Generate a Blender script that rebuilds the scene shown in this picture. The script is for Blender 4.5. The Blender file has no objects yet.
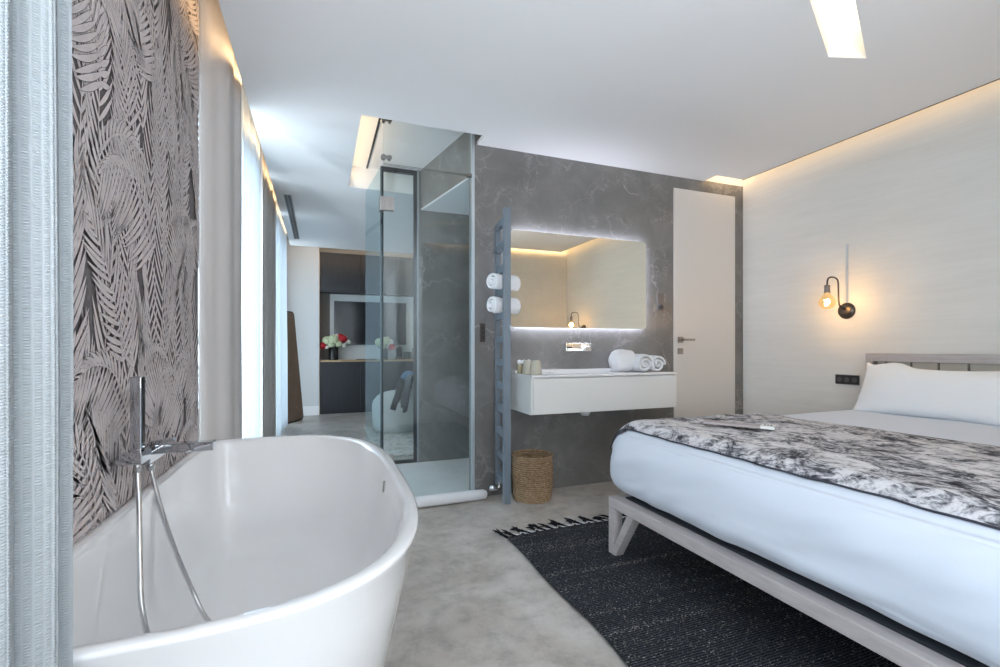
import bpy, bmesh, math, random
from mathutils import Vector, Matrix, noise
PI = math.pi
S = bpy.context.scene
C = S.collection
random.seed(7)

# ------------------------------------------------------------------ camera, world, exposure
H = 2.464            # ceiling height
UL = 2.86            # lid of the curtain cove
UP = 2.65            # raised ceiling inside the coves and light slots
cam_d = bpy.data.cameras.new('camera')
cam_d.sensor_width = 36.0
cam_d.lens = 472.0 / 1000.0 * 36.0
cam_d.shift_y = 0.0135
cam_d.clip_start = 0.02
cam = bpy.data.objects.new('camera', cam_d)
cam.location = (0, 0, 1.05)
cam.rotation_euler = (PI / 2, 0, -math.radians(20.87))
C.objects.link(cam)
S.camera = cam

S.view_settings.view_transform = 'Standard'
S.view_settings.look = 'None'
S.view_settings.gamma = 1.0
S.view_settings.use_curve_mapping = False
S.view_settings.exposure = 1.25
S.cycles.use_denoising = True
S.cycles.max_bounces = 10
S.cycles.diffuse_bounces = 6
S.cycles.glossy_bounces = 6
S.cycles.transparent_max_bounces = 16
S.cycles.caustics_reflective = False
S.cycles.caustics_refractive = False
S.cycles.sample_clamp_indirect = 4.0

w = bpy.data.worlds.new('daylight_sky')
S.world = w
w.use_nodes = True
bgn = w.node_tree.nodes['Background']
bgn.inputs[0].default_value = (0.74, 0.87, 1.0, 1)
bgn.inputs[1].default_value = 1.6

def area(name, loc, direction, sx, sy, power, col, spread=PI):
    l = bpy.data.lights.new(name, 'AREA')
    l.shape = 'RECTANGLE'; l.size = sx; l.size_y = sy
    l.energy = power; l.color = col; l.spread = spread
    o = bpy.data.objects.new(name, l)
    o.location = loc
    o.rotation_euler = Vector(direction).to_track_quat('-Z', 'Y').to_euler()
    C.objects.link(o)
    return o

DAY = (0.76, 0.88, 1.0)
WARM = (1.0, 0.66, 0.34)
# daylight through the windows of the left side (bay beside the camera, tub window, far window), plus an added fill lamp
area('daylight_bay', (-0.72, -0.62, 1.3), (1, 0.25, 2.4), 1.35, 2.1, 15, (0.55, 0.76, 1.0))
area('bay_back_fill', (-0.05, -1.48, 1.2), (0.3, 1, 2.2), 0.8, 1.9, 52, (0.95, 0.97, 1.0))  # added fill lamp before the closed bay wall, which has no window
area('daylight_tub', (-0.86, 3.5, 1.25), (1, 0.0, 0.1), 1.6, 2.3, 17, DAY)
area('daylight_far', (-0.86, 6.3, 1.25), (1, 0.0, 0.05), 2.0, 2.3, 11, DAY)
area('terrace_bounce', (-1.15, 2.08, 0.10), (0.6, 1.25, 1.6), 0.12, 0.12, 11, (0.85, 0.93, 1.0))
# warm light strips in the coves, lying behind the ceiling edges
area('cove_strip_right', (3.352, 1.5, 2.51), (1, 0, 0.5), 3.1, 0.02, 0.8, WARM)
area('cove_strip_left', (-0.395, 3.6, 2.56), (-1, 0, 0.9), 6.9, 0.06, 3.4, WARM)
area('cove_strip_far', (1.5, 7.2, 2.52), (0, 1, 0.4), 3.6, 0.04, 2.2, WARM)
area('cove_strip_back', (2.4, -0.055, 2.50), (0, -1, 0.5), 2.1, 0.02, 1.8, WARM)
area('cove_strip_door', (3.27, 3.005, 2.56), (0, 1, 0.3), 0.40, 0.10, 0.35, WARM)
area('shower_cove', (0.242, 3.68, 2.55), (1, 0, 0.6), 1.3, 0.10, 1.0, (1.0, 0.76, 0.48))

# ------------------------------------------------------------------ helpers
WM = {}

def thing(name, label, cat, loc=(0, 0, 0), rotz=0.0, group=None):
    o = bpy.data.objects.new(name, None)
    o.empty_display_size = 0.05
    C.objects.link(o)
    o.location = loc
    o.rotation_euler = (0, 0, rotz)
    WM[o.name] = Matrix.Translation(loc) @ Matrix.Rotation(rotz, 4, 'Z')
    o['label'] = label; o['category'] = cat
    if group: o['group'] = group
    return o

def tag(o, label, cat, group=None):
    o['label'] = label; o['category'] = cat
    if group: o['group'] = group
    return o

def obj(name, bm, mats, parent=None, smooth=False, local=False, label=None):
    """bm in world coordinates (local=True: in the parent's frame). Links ONE mesh object."""
    if not isinstance(mats, (list, tuple)): mats = [mats]
    me = bpy.data.meshes.new(name)
    loc = Vector((0, 0, 0))
    if parent is not None:
        if not local: bm.transform(WM[parent.name].inverted())
    else:
        xs = [v.co for v in bm.verts]
        lo = Vector([min(c[i] for c in xs) for i in range(3)]); hi = Vector([max(c[i] for c in xs) for i in range(3)])
        loc = Vector(((lo.x + hi.x) / 2, (lo.y + hi.y) / 2, lo.z))
        bm.transform(Matrix.Translation(-loc))
    bm.to_mesh(me); bm.free()
    for m in mats: me.materials.append(m)
    if smooth:
        for p in me.polygons: p.use_smooth = True
    o = bpy.data.objects.new(name, me)
    o.location = loc
    C.objects.link(o)
    if parent is not None:
        o.parent = parent
        WM[o.name] = WM[parent.name]
    else:
        WM[o.name] = Matrix.Translation(loc)
    if label: o['label'] = label
    return o

def struct(name, bm, mats, parent=None, smooth=False):
    o = obj(name, bm, mats, parent, smooth)
    if parent is None: o['kind'] = 'structure'
    return o

def dup(root, loc, rotz=0.0, label=None):
    r = root.copy(); C.objects.link(r); r.location = loc; r.rotation_euler = (0, 0, rotz)
    if label: r['label'] = label
    for ch in list(root.children):
        c = ch.copy(); C.objects.link(c); c.parent = r
        for g in ch.children:
            d = g.copy(); C.objects.link(d); d.parent = c
    return r

def bevel(o, wdt, seg=2, ang=35):
    m = o.modifiers.new('bevel', 'BEVEL'); m.width = wdt; m.segments = seg
    m.limit_method = 'ANGLE'; m.angle_limit = math.radians(ang)
    for p in o.data.polygons: p.use_smooth = True
    try:
        wn = o.modifiers.new('wn', 'WEIGHTED_NORMAL'); wn.keep_sharp = True
    except Exception: pass
    return o

def bx(bm, x0, x1, y0, y1, z0, z1, mi=0):
    vs = [bm.verts.new((x, y, z)) for x in (x0, x1) for y in (y0, y1) for z in (z0, z1)]
    q = [(0, 1, 3, 2), (4, 6, 7, 5), (0, 4, 5, 1), (2, 3, 7, 6), (0, 2, 6, 4), (1, 5, 7, 3)]
    for f in q:
        fc = bm.faces.new([vs[i] for i in f]); fc.material_index = mi
    return bm

def box(x0, x1, y0, y1, z0, z1):
    return bx(bmesh.new(), x0, x1, y0, y1, z0, z1)

def prism(bm, pts, z0, z1, mi=0):
    a = [bm.verts.new((p[0], p[1], z0)) for p in pts]
    b = [bm.verts.new((p[0], p[1], z1)) for p in pts]
    n = len(pts)
    fs = [bm.faces.new(a[::-1]), bm.faces.new(b)]
    for i in range(n): fs.append(bm.faces.new((a[i], a[(i + 1) % n], b[(i + 1) % n], b[i])))
    for f in fs: f.material_index = mi
    return fs

def prism_map(bm, pts, fn, d0, d1, mi=0):
    """2-D outline pts extruded; fn(u, v, d) -> xyz"""
    a = [bm.verts.new(fn(p[0], p[1], d0)) for p in pts]
    b = [bm.verts.new(fn(p[0], p[1], d1)) for p in pts]
    n = len(pts)
    fs = [bm.faces.new(a[::-1]), bm.faces.new(b)]
    for i in range(n): fs.append(bm.faces.new((a[i], a[(i + 1) % n], b[(i + 1) % n], b[i])))
    for f in fs: f.material_index = mi
    bmesh.ops.recalc_face_normals(bm, faces=fs)
    return bm

def rrect(x0, x1, y0, y1, r, n=6):
    pts = []
    for cx, cy, a0 in ((x1 - r, y1 - r, 0), (x0 + r, y1 - r, 90), (x0 + r, y0 + r, 180), (x1 - r, y0 + r, 270)):
        for i in range(n + 1):
            a = math.radians(a0 + 90 * i / n)
            pts.append((cx + r * math.cos(a), cy + r * math.sin(a)))
    return pts

def bar(bm, p, q, wd, ht, up=(0, 0, 1), mi=0):
    """rectangular bar from p to q"""
    p = Vector(p); q = Vector(q); d = (q - p).normalized(); up = Vector(up)
    s = d.cross(up).normalized(); u = s.cross(d).normalized()
    vs = []
    for c in (p, q):
        for a, b in ((-1, -1), (1, -1), (1, 1), (-1, 1)):
            vs.append(bm.verts.new(c + s * (a * wd / 2) + u * (b * ht / 2)))
    for f in ((0, 1, 2, 3), (7, 6, 5, 4), (0, 4, 5, 1), (1, 5, 6, 2), (2, 6, 7, 3), (3, 7, 4, 0)):
        fc = bm.faces.new([vs[i] for i in f]); fc.material_index = mi
    bmesh.ops.recalc_face_normals(bm, faces=bm.faces)
    return bm

def smooth_path(pts, k=8):
    P = [Vector(p) for p in pts]
    P = [2 * P[0] - P[1]] + P + [2 * P[-1] - P[-2]]
    out = []
    for i in range(1, len(P) - 2):
        for j in range(k):
            t = j / k
            a, b, c, d = P[i - 1], P[i], P[i + 1], P[i + 2]
            out.append(0.5 * ((2 * b) + (c - a) * t + (2 * a - 5 * b + 4 * c - d) * t * t + (-a + 3 * b - 3 * c + d) * t ** 3))
    out.append(P[-2])
    return out

def tube(bm, pts, r, n=10, cap=True, mi=0):
    """tube along pts; r a number or a list"""
    P = [Vector(p) for p in pts]
    rs = r if isinstance(r, (list, tuple)) else [r] * len(P)
    rings = []; prev = None
    for i, p in enumerate(P):
        d = (P[min(i + 1, len(P) - 1)] - P[max(i - 1, 0)]).normalized()
        if prev is None:
            a = Vector((0, 0, 1)) if abs(d.z) < 0.9 else Vector((1, 0, 0))
            u = d.cross(a).normalized()
        else:
            u = (prev - d * prev.dot(d)).normalized()
        prev = u; v = d.cross(u)
        rings.append([bm.verts.new(p + (u * math.cos(2 * PI * k / n) + v * math.sin(2 * PI * k / n)) * rs[i]) for k in range(n)])
    for a, b in zip(rings, rings[1:]):
        for k in range(n):
            f = bm.faces.new((a[k], a[(k + 1) % n], b[(k + 1) % n], b[k])); f.material_index = mi
    if cap:
        bm.faces.new(rings[0][::-1]).material_index = mi; bm.faces.new(rings[-1]).material_index = mi
    return bm

def lathe(bm, prof, c=(0, 0, 0), n=32, mi=0, sx=1, sy=1):
    rings = []
    for r, z in prof:
        rings.append([bm.verts.new((c[0] + sx * r * math.cos(2 * PI * k / n), c[1] + sy * r * math.sin(2 * PI * k / n), c[2] + z)) for k in range(n)] if r > 1e-6
                     else [bm.verts.new((c[0], c[1], c[2] + z))])
    for a, b in zip(rings, rings[1:]):
        for k in range(n):
            k2 = (k + 1) % n
            if len(a) == 1 and len(b) == 1: continue
            if len(a) == 1: vs = (a[0], b[k2], b[k])
            elif len(b) == 1: vs = (a[k], a[k2], b[0])
            else: vs = (a[k], a[k2], b[k2], b[k])
            bm.faces.new(vs).material_index = mi
    bmesh.ops.recalc_face_normals(bm, faces=bm.faces)
    return bm

def grid(nu, nv, fn, closed_u=False, uv=None):
    bm = bmesh.new()
    V = [[bm.verts.new(fn(i / nu, j / nv)) for j in range(nv + 1)] for i in range(nu + (0 if closed_u else 1))]
    lay = bm.loops.layers.uv.new('UVMap') if uv else None
    for i in range(nu):
        for j in range(nv):
            i2 = (i + 1) % len(V)
            f = bm.faces.new((V[i][j], V[i2][j], V[i2][j + 1], V[i][j + 1]))
            if uv:
                for lp, (a, b) in zip(f.loops, ((i, j), (i + 1, j), (i + 1, j + 1), (i, j + 1))):
                    lp[lay].uv = uv(a / nu, b / nv)
    return bm

# ------------------------------------------------------------------ materials
def mat(name, col, rough=0.5, metal=0.0, spec=0.5, coat=0.0):
    m = bpy.data.materials.new(name); m.use_nodes = True
    b = m.node_tree.nodes['Principled BSDF']
    b.inputs['Base Color'].default_value = (*col, 1)
    b.inputs['Roughness'].default_value = rough
    b.inputs['Metallic'].default_value = metal
    b.inputs['Specular IOR Level'].default_value = spec
    b.inputs['Coat Weight'].default_value = coat
    b.inputs['Coat Roughness'].default_value = 0.05
    return m

class N:
    """small node helper for one material"""
    def __init__(s, m):
        s.m = m; s.t = m.node_tree; s.b = s.t.nodes['Principled BSDF']
        s.tc = s.t.nodes.new('ShaderNodeTexCoord')
    def new(s, typ, **kw):
        n = s.t.nodes.new(typ)
        for k, v in kw.items():
            if k in n.inputs: n.inputs[k].default_value = v
            else: setattr(n, k, v)
        return n
    def link(s, a, b): s.t.links.new(a, b)
    def coords(s, which='Object', scale=(1, 1, 1), rot=(0, 0, 0)):
        mp = s.new('ShaderNodeMapping'); mp.inputs['Scale'].default_value = scale; mp.inputs['Rotation'].default_value = rot
        s.link(s.tc.outputs[which], mp.inputs['Vector']); return mp.outputs[0]
    def noise(s, vec, scale, detail=4, rough=0.5, dist=0.0):
        n = s.new('ShaderNodeTexNoise'); n.inputs['Scale'].default_value = scale; n.inputs['Detail'].default_value = detail
        n.inputs['Roughness'].default_value = rough; n.inputs['Distortion'].default_value = dist
        if vec: s.link(vec, n.inputs['Vector'])
        return n.outputs['Fac'], n.outputs['Color']
    def ramp(s, fac, stops):
        r = s.new('ShaderNodeValToRGB'); e = r.color_ramp.elements
        while len(e) < len(stops): e.new(0.5)
        for el, (p, c) in zip(e, stops):
            el.position = p; el.color = (*c, 1) if len(c) == 3 else c
        s.link(fac, r.inputs[0]); return r.outputs[0]
    def mix(s, fac, a, b, mode='MIX'):
        n = s.new('ShaderNodeMix'); n.data_type = 'RGBA'; n.blend_type = mode
        for i, v in ((0, fac), (6, a), (7, b)):
            if hasattr(v, 'default_value') or hasattr(v, 'links'): s.link(v, n.inputs[i])
            else: n.inputs[i].default_value = v if i == 0 else (*v, 1)
        return n.outputs[2]
    def math(s, op, a, b=None):
        n = s.new('ShaderNodeMath'); n.operation = op
        for i, v in ((0, a), (1, b)):
            if v is None: continue
            if hasattr(v, 'links'): s.link(v, n.inputs[i])
            else: n.inputs[i].default_value = v
        return n.outputs[0]
    def color(s, out): s.link(out, s.b.inputs['Base Color'])
    def bump(s, h, strength=0.3, dist=0.01):
        n = s.new('ShaderNodeBump'); n.inputs['Strength'].default_value = strength; n.inputs['Distance'].default_value = dist
        s.link(h, n.inputs['Height']); s.link(n.outputs[0], s.b.inputs['Normal'])

def g3(v): return (v, v, v)

# concrete floor
M_floor = mat('concrete_floor', (.4, .4, .4), 0.38, spec=0.45)
n = N(M_floor); v = n.coords('Object')
f1, _ = n.noise(v, 2.0, 7, 0.66, 0.5); f2, _ = n.noise(v, 9, 8, 0.72); f3, _ = n.noise(v, 60, 3, 0.6)
c = n.ramp(f1, [(0.32, (.40, .365, .325)), (0.5, (.53, .50, .465)), (0.68, (.65, .625, .595))])
c2 = n.ramp(f2, [(0.34, g3(.68)), (0.54, g3(1.0)), (0.75, g3(1.10))])
c = n.mix(0.92, c, c2, 'MULTIPLY')
bk = n.new('ShaderNodeTexBrick'); bk.offset = 0.5
mpn = n.coords('Object', (1, 1, 1)); mpn.node.inputs['Location'].default_value = (7, 3.3, 0) ; n.link(mpn, bk.inputs['Vector'])
for k, val in (('Scale', 1.0), ('Mortar Size', 0.0022), ('Brick Width', 40.0), ('Row Height', 1.2), ('Mortar Smooth', 0.2)): bk.inputs[k].default_value = val
c = n.mix(n.math('MULTIPLY', bk.outputs['Fac'], .55), c, (.20, .20, .20)); n.color(c)
n.link(n.ramp(f2, [(0.3, g3(.30)), (0.7, g3(.48))]), n.b.inputs['Roughness'])
n.bump(f3, 0.06, 0.004)

M_tray = mat('shower_floor', (.5, .5, .5), 0.5)
n = N(M_tray); f1, _ = n.noise(n.coords(), 4, 6, .65)
n.color(n.ramp(f1, [(0.3, (.66, .65, .63)), (0.7, (.76, .75, .73))]))

# grey veined marble
def marble(name, base, vein, scale=1.0):
    m = mat(name, base, 0.32, spec=0.5)
    n = N(m); v = n.coords('Object', (scale, scale, scale), (0.5, 0.3, 0.2))
    _, nc = n.noise(v, 2.2, 5, 0.62)
    ad = n.new('ShaderNodeVectorMath'); ad.operation = 'MULTIPLY_ADD'
    n.link(nc, ad.inputs[0]); ad.inputs[1].default_value = (0.75, 0.75, 0.75); n.link(v, ad.inputs[2])
    vo = n.new('ShaderNodeTexVoronoi'); vo.feature = 'DISTANCE_TO_EDGE'; vo.inputs['Scale'].default_value = 1.9
    n.link(ad.outputs[0], vo.inputs['Vector'])
    line = n.ramp(vo.outputs['Distance'], [(0.0, g3(1)), (0.012, g3(.4)), (0.03, g3(0))])
    gate, _ = n.noise(v, 2.7, 2, 0.5)
    gt = n.ramp(gate, [(0.42, g3(0)), (0.62, g3(1))])
    m1 = n.math('MULTIPLY', line, gt)
    vo2 = n.new('ShaderNodeTexVoronoi'); vo2.feature = 'DISTANCE_TO_EDGE'; vo2.inputs['Scale'].default_value = 5.5
    n.link(ad.outputs[0], vo2.inputs['Vector'])
    l2 = n.ramp(vo2.outputs['Distance'], [(0.0, g3(.34)), (0.03, g3(0))])
    gate2, _ = n.noise(v, 4.1, 2, 0.5)
    m2 = n.math('MULTIPLY', l2, n.ramp(gate2, [(0.5, g3(0)), (0.65, g3(1))]))
    fac = n.math('MINIMUM', n.math('ADD', n.math('MULTIPLY', m1, 0.40), n.math('MULTIPLY', m2, 0.85)), 1.0)
    cl, _ = n.noise(v, 3.5, 7, 0.65, 0.6)
    b2 = n.ramp(cl, [(0.3, tuple(x * .78 for x in base)), (0.52, base), (0.75, tuple(x * 1.25 for x in base))])
    n.color(n.mix(fac, b2, vein))
    return m
M_marble = marble('grey_marble', (.192, .186, .18), (.60, .585, .56))

# plaster walls
M_plaster = mat('limewash_plaster', (.66, .65, .61), 0.85, spec=0.2)
n = N(M_plaster); v = n.coords('Object', (1, 0.35, 1.8))
f1, _ = n.noise(v, 2.5, 8, 0.65, 0.5); f2, _ = n.noise(n.coords('Object', (1, .12, 3)), 14, 5, .6)
c = n.ramp(f1, [(0.3, (.72, .71, .67)), (0.7, (.79, .785, .75))])
c = n.mix(0.35, c, n.ramp(f2, [(0.35, g3(.93)), (0.65, g3(1.04))]), 'MULTIPLY'); n.color(c)
n.bump(f2, 0.05, 0.003)
M_white = mat('white_paint', (.80, .80, .80), 0.7, spec=0.25)
M_ceiling = mat('ceiling_paint', (.88, .88, .88), 0.75, spec=0.2)
M_farwall = mat('pale_grey_wall', (.62, .63, .63), 0.8)
M_baseb = mat('white_skirting', (.82, .82, .82), 0.45)
M_edge = mat('dark_shadow_gap', (.10, .09, .08), 0.7)
M_doorw = mat('door_lacquer', (.70, .675, .64), 0.38)
M_chrome = mat('chrome', (.58, .60, .63), 0.05, 1.0)
M_steel = mat('brushed_steel', (.36, .34, .32), 0.28, 1.0)
M_alu = mat('aluminium_profile', (.62, .68, .72), 0.35, 0.7)
M_black = mat('black_metal', (.018, .02, .024), 0.4)
M_blackp = mat('black_plastic', (.03, .03, .032), 0.35)
M_bronze = mat('dark_bronze', (.10, .085, .075), 0.35, 0.9)
M_rad = mat('radiator_grey_blue', (.16, .20, .24), 0.42)
M_vanity = mat('vanity_white', (.78, .78, .76), 0.35)
M_tub = mat('tub_acrylic', (.84, .84, .84), 0.06, spec=0.55, coat=0.6)
M_mirror = mat('mirror_silver', (.97, .93, .82), 0.0, 1.0)
M_cab = mat('charcoal_laminate', (.032, .038, .047), 0.42)
n = N(M_cab); f, _ = n.noise(n.coords('Object', (30, 30, 1)), 3, 4, .6)
n.color(n.ramp(f, [(0.3, (.014, .018, .024)), (0.7, (.026, .031, .039))]))
M_oak = mat('oak_top', (.52, .36, .20), 0.45)
n = N(M_oak); f, _ = n.noise(n.coords('Object', (1, 12, 12)), 4, 5, .6)
n.color(n.ramp(f, [(0.3, (.44, .30, .16)), (0.7, (.58, .42, .25))]))
M_screen = mat('tv_screen', (.012, .014, .018), 0.12)
M_bedwood = mat('pale_greyed_wood', (.46, .42, .41), 0.5)
n = N(M_bedwood); f, _ = n.noise(n.coords('Object', (25, 3, 25)), 2.5, 6, .6, .4)
n.color(n.ramp(f, [(0.25, (.40, .36, .35)), (0.75, (.54, .50, .49))]))
M_slat = mat('beige_slat', (.50, .46, .39), 0.6)
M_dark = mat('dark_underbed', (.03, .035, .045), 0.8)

def cloth(name, col, bscale=35, bstr=.25, rough=.9):
    m = mat(name, col, rough, spec=.15)
    m.node_tree.nodes['Principled BSDF'].inputs['Sheen Weight'].default_value = .2
    n = N(m); f, _ = n.noise(n.coords(), bscale, 4, .6)
    n.bump(f, bstr, .006)
    return m
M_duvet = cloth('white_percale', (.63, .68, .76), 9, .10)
M_pillow = cloth('pillow_cotton', (.86, .86, .86), 8, .14)
M_towel = cloth('white_terry', (.85, .86, .88), 220, .6)
M_bathmat = cloth('bathmat_terry', (.84, .85, .87), 120, .8)
M_boucle = cloth('boucle', (.44, .46, .45), 60, .6)
M_jacket = cloth('grey_knit', (.045, .047, .052), 90, .5)
M_blue = cloth('blue_cloth', (.10, .18, .28), 90, .3)
M_shag = cloth('shag_rug', (.62, .61, .57), 40, .9)
n = N(M_shag); f, _ = n.noise(n.coords(), 9, 5, .7, 1.2)
n.color(n.ramp(f, [(0.38, (.30, .30, .28)), (0.5, (.62, .61, .57)), (0.7, (.75, .74, .70))]))

# sheer and waffle curtains
def curtain_mat(name, col, trans, waffle=0.0):
    m = mat(name, col, .9, spec=.1); n = N(m)
    out = m.node_tree.nodes['Material Output']
    tr = n.new('ShaderNodeBsdfTranslucent'); tr.inputs['Color'].default_value = (*col, 1)
    mx = n.new('ShaderNodeMixShader'); mx.inputs[0].default_value = trans
    n.link(n.b.outputs[0], mx.inputs[1]); n.link(tr.outputs[0], mx.inputs[2]); n.link(mx.outputs[0], out.inputs['Surface'])
    if waffle:
        uv = n.coords('UV')
        wv = n.new('ShaderNodeTexWave'); wv.wave_type = 'BANDS'; wv.bands_direction = 'X'; wv.inputs['Scale'].default_value = 40
        wv2 = n.new('ShaderNodeTexWave'); wv2.wave_type = 'BANDS'; wv2.bands_direction = 'Y'; wv2.inputs['Scale'].default_value = 90
        n.link(uv, wv.inputs['Vector']); n.link(uv, wv2.inputs['Vector'])
        h = n.math('MULTIPLY', wv.outputs['Fac'], wv2.outputs['Fac'])
        n.bump(h, waffle, .003)
        cc = n.mix(h, tuple(x * .80 for x in col), col); n.color(cc)
    else:
        f, _ = n.noise(n.coords('UV', (60, 3, 1)), 6, 3, .6); n.bump(f, .08, .003)
    return m
M_waffle = curtain_mat('waffle_curtain', (.55, .60, .63), .14, .7)
M_drape = curtain_mat('grey_drape', (.64, .61, .59), .08)
M_sheer = curtain_mat('white_sheer', (.86, .90, .93), .50)

# glass
def glass(name, tint, ior=1.5, rough=0.0, k=1.0):
    m = bpy.data.materials.new(name); m.use_nodes = True
    t = m.node_tree; t.nodes.clear()
    out = t.nodes.new('ShaderNodeOutputMaterial'); mx = t.nodes.new('ShaderNodeMixShader')
    tr = t.nodes.new('ShaderNodeBsdfTransparent'); tr.inputs[0].default_value = (*tint, 1)
    gl = t.nodes.new('ShaderNodeBsdfGlossy'); gl.inputs['Roughness'].default_value = rough; gl.inputs['Color'].default_value = (.9, .95, .95, 1)
    fr = t.nodes.new('ShaderNodeFresnel'); fr.inputs[0].default_value = ior
    t.links.new(fr.outputs[0], mx.inputs[0]); t.links.new(tr.outputs[0], mx.inputs[1]); t.links.new(gl.outputs[0], mx.inputs[2])
    t.links.new(mx.outputs[0], out.inputs[0])
    # reflect on the outer faces only: no total reflection inside a pane that does not refract
    ge = t.nodes.new('ShaderNodeNewGeometry'); iv = t.nodes.new('ShaderNodeMath'); iv.operation = 'SUBTRACT'; iv.inputs[0].default_value = 1.0
    t.links.new(ge.outputs['Backfacing'], iv.inputs[1])
    mm = t.nodes.new('ShaderNodeMath'); mm.operation = 'MULTIPLY'; t.links.new(fr.outputs[0], mm.inputs[0]); t.links.new(iv.outputs[0], mm.inputs[1])
    m2 = t.nodes.new('ShaderNodeMath'); m2.operation = 'MULTIPLY'; m2.use_clamp = True; m2.inputs[1].default_value = k
    t.links.new(mm.outputs[0], m2.inputs[0]); t.links.new(m2.outputs[0], mx.inputs[0])
    return m
M_glass = glass('clear_glass', (.955, .975, .975), 1.5, k=1.35)
M_glass_tint = glass('door_glass', (.86, .93, .94), 1.4, k=.45)
M_glassedge = mat('glass_edge', (.015, .065, .07), 0.35)
M_winglass = glass('window_glass', (.97, .98, .98), 1.3)
M_bulb = glass('amber_bulb_glass', (1.0, .90, .70), 1.45, k=1.0)

def emis(name, col, st):
    m = bpy.data.materials.new(name); m.use_nodes = True
    t = m.node_tree; t.nodes.clear()
    out = t.nodes.new('ShaderNodeOutputMaterial'); e = t.nodes.new('ShaderNodeEmission')
    e.inputs[0].default_value = (*col, 1); e.inputs[1].default_value = st
    t.links.new(e.outputs[0], out.inputs[0]); return m
M_led = emis('mirror_led', (.80, .84, 1.0), 17.0)
M_slotlight = emis('slot_light', (1.0, .80, .50), 1.5)
M_filament = emis('filament', (1.0, .62, .25), 60)

# rug
M_rug = mat('charcoal_woven_rug', (.03, .032, .036), .95, spec=.1)
n = N(M_rug); v = n.coords()
ch = n.new('ShaderNodeTexWave'); ch.wave_type = 'BANDS'; ch.bands_direction = 'Y'; ch.inputs['Scale'].default_value = 28; ch.inputs['Distortion'].default_value = 3.5; ch.inputs['Detail'].default_value = 2; ch.inputs['Detail Scale'].default_value = 6
n.link(v, ch.inputs['Vector'])
base = n.ramp(ch.outputs['Fac'], [(0.2, (.018, .020, .025)), (0.6, (.058, .063, .075)), (1.0, (.095, .105, .12))])
row, _ = n.noise(n.coords('Object', (.35, 9, 1)), 2.2, 3, .6)
fl, _ = n.noise(n.coords('Object', (1, 2.2, 1)), 95, 2, .5)
rowm = n.ramp(row, [(0.45, g3(0)), (0.75, g3(.10))])
flm = n.math('GREATER_THAN', n.math('ADD', fl, rowm), 0.675)
tint, _ = n.noise(v, 40, 2, .5)
fc = n.ramp(tint, [(0.4, (.42, .36, .30)), (0.6, (.62, .61, .60))])
n.color(n.mix(flm, base, fc))
nz, _ = n.noise(n.coords('Object', (1, 2, 1)), 110, 3, .7)
n.bump(n.math('ADD', ch.outputs['Fac'], nz), .9, .010)
M_tassel = mat('black_yarn', (.015, .016, .02), .9, spec=.1)
M_warp = mat('pale_warp', (.72, .72, .72), .9)

# throw
M_throw = mat('painterly_throw', (.5, .5, .5), .8, spec=.15)
n = N(M_throw); v = n.coords('Object', (1.4, 1.0, 1), (0, 0, .5))
f1, nc = n.noise(v, 5.0, 9, .72, 1.2); f2, _ = n.noise(n.coords('Object', (1.5, 1.0, 1), (0, 0, .9)), 17, 8, .75, 1.6)
a = n.math('ADD', n.math('MULTIPLY', f1, .55), n.math('MULTIPLY', f2, .45))
n.color(n.ramp(a, [(0.38, (.015, .016, .022)), (0.445, (.07, .07, .08)), (0.48, (.28, .28, .30)), (0.525, (.60, .59, .61)), (0.66, (.78, .76, .77))]))
n.bump(f2, .25, .01)
M_piping = mat('dark_piping', (.03, .03, .045), .7)

# basket
M_basket = mat('woven_seagrass', (.40, .25, .13), .8)
n = N(M_basket); v = n.coords('Object', (1, 1, 1))
wv = n.new('ShaderNodeTexWave'); wv.bands_direction = 'Z'; wv.inputs['Scale'].default_value = 22; wv.inputs['Distortion'].default_value = 6; wv.inputs['Detail Scale'].default_value = 5
n.link(v, wv.inputs['Vector'])
f, _ = n.noise(n.coords('Object', (1, 1, 2)), 34, 4, .7); f2, _ = n.noise(v, 6, 3, .6)
c = n.ramp(n.math('ADD', n.math('MULTIPLY', wv.outputs['Fac'], .4), n.math('MULTIPLY', f, .6)), [(0.25, (.27, .16, .08)), (0.5, (.54, .36, .20)), (0.8, (.74, .55, .36))])
n.color(n.mix(.5, c, n.ramp(f2, [(0.3, g3(.7)), (0.7, g3(1.15))]), 'MULTIPLY'))
n.bump(n.math('ADD', wv.outputs['Fac'], f), 1.0, .008)

# ------------------------------------------------------------------ room shell
# plan: X along the marble wall, Y along the side walls. Camera at (0, 0).
XL, XR, YB, YM, YF = -0.60, 3.50, -0.13, 3.14, 7.87
bm = box(-0.72, 3.62, -1.62, 8.25, -0.1, 0.0)
struct('floor', bm, M_floor)

def poly_hole_slab(outer, holes, z):
    """flat sheet with holes"""
    bm = bmesh.new(); edges = []
    for lp in [outer] + holes:
        vs = [bm.verts.new((x, y, z)) for x, y in lp]
        for i in range(len(vs)): edges.append(bm.edges.new((vs[i], vs[(i + 1) % len(vs)])))
    bmesh.ops.triangle_fill(bm, use_beauty=True, use_dissolve=False, edges=edges)
    bmesh.ops.recalc_face_normals(bm, faces=bm.faces)
    return bm

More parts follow.
